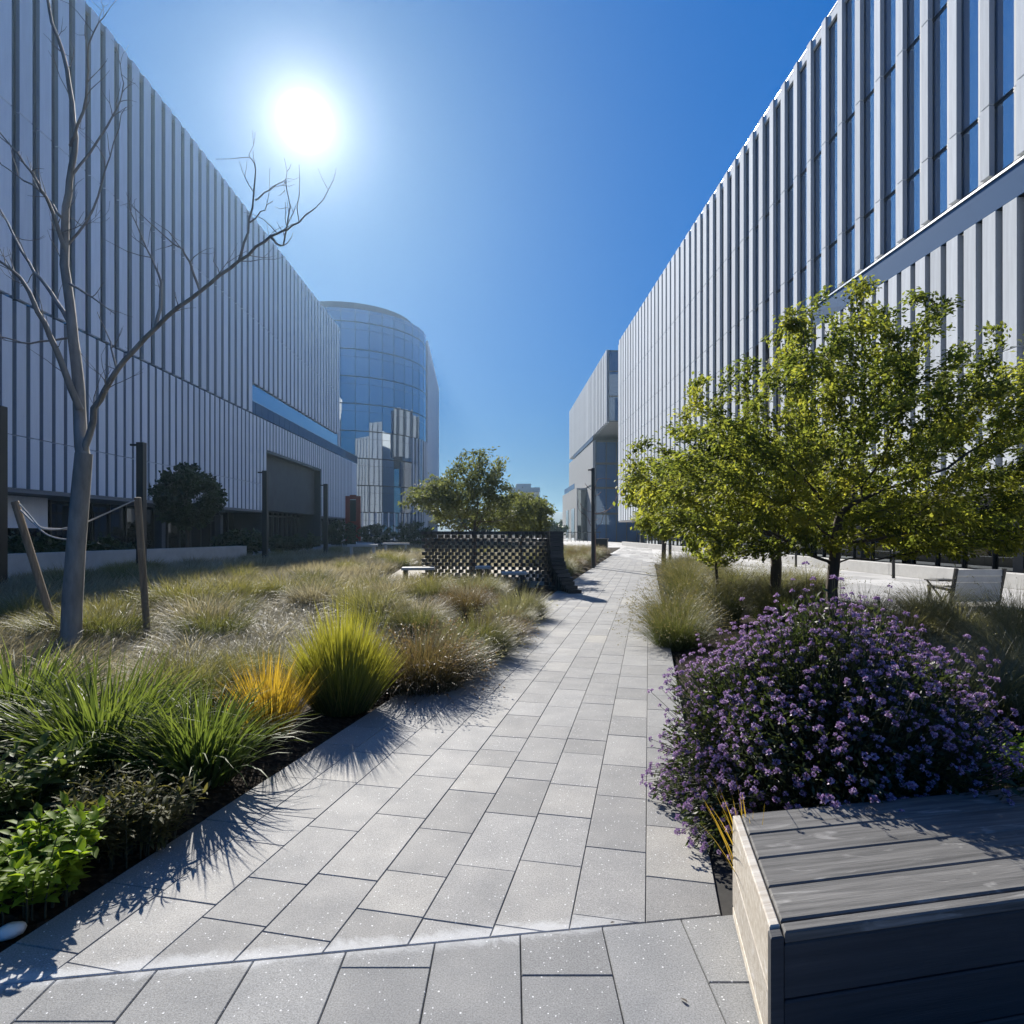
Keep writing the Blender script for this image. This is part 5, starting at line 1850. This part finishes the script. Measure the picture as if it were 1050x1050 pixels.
# flat slab benches in the meadow
for px, py, lab in ((372, 559, 'pale slab bench at the far left end of the meadow, by the glass tower'), (392, 563, 'second pale slab bench in the far meadow, left of the brick wall')):
    q = at(px, py, 34)
    r = empty('slab_bench', (q.x, 34 + (py - 559), float(gz(q.x, 34))), 0.1, lab, 'bench', 'slab benches in the meadow')
    mb = MB(); mb.box(-.8, .8, -.22, .22, .62, .74, c=.01); mb.build('seat', M['concrete'], r)
    for sx in (-.6, .6):
        mb = MB(); mb.box(sx - .06, sx + .06, -.2, .2, 0, .618); mb.build('leg', M['concrete'], r)
# dark planter block beside the far path
x, y = on_path(41.5, -0.9)
pb = empty('planter_box', (x, y, 0), -TH, 'dark square planter box at the far left edge of the path', 'planter')
mb = MB(); mb.box(-.5, .5, -.5, .5, 0, 1.0, c=.02); mb.build('box', M['black'], pb)
mb = MB(); mb.box(-.55, .55, -.55, .55, 1.003, 1.09, c=.015); mb.build('rim', M['mullion'], pb)
# red frame sign in front of the tower
q = at(362, 545, 64)
rs = empty('red_sign', (q.x, 64, 0), 0, 'narrow upright red framed sign near the glass tower', 'sign')
for sx in (-.55, .55):
    mb = MB(); mb.box(sx - .22, sx + .22, -.1, .1, 0.6, 5.2); mb.build('upright', M['red'], rs)
for z in (5.203, 2.6, .85):
    mb = MB(); mb.box(-.32, .32, -.09, .09, z - .35, z - .003 if z < 5 else z + .1); mb.build('rail', M['red'], rs)
mb = MB(); mb.box(-.3, .3, -.04, .04, 0.0, 4.8); mb.build('panel', M['black'], rs)
# fence in front of the far right building
fr = empty('metal_fence', bw(10.5, 92), BA, 'low dark metal fence before the far right building', 'fence')
for i in range(9):
    mb = MB(); mb.box(-0.2 + i * 0.6 - .03, -0.2 + i * 0.6 + .03, -.03, .03, 0, 1.6); mb.build('post', M['black'], fr)
mb = MB(); mb.box(-0.3, 4.8, -.09, -.032, 1.4, 1.5); mb.build('rail', M['black'], fr)
# fallen leaf and twig on the paving
def fallen(px, py, rz, label, s=0.045):
    LV, LF, LA = broad_leaves(np.array([[0, 0, 0.004]]), np.array([[1.0, 0, 0.1]]), s, 0.2, np.random.default_rng(2), droop=0.2)
    p = gnd(px, py)
    o = link('fallen_leaf', np_mesh('fallen_leaf', LV, LF, LA), surf_mat('dry_leaf', (0.05, 0.035, 0.02), .7, .2, 20), None, (p.x, p.y, 0.003), (0, 0, rz))
    tag(o, label, 'leaf')
fallen(705, 1030, 2.2, 'dry dark leaf on the paving near the timber bench')
fallen(626, 948, 0.4, 'small dark leaf lying on the seam between the two pavings', 0.03)
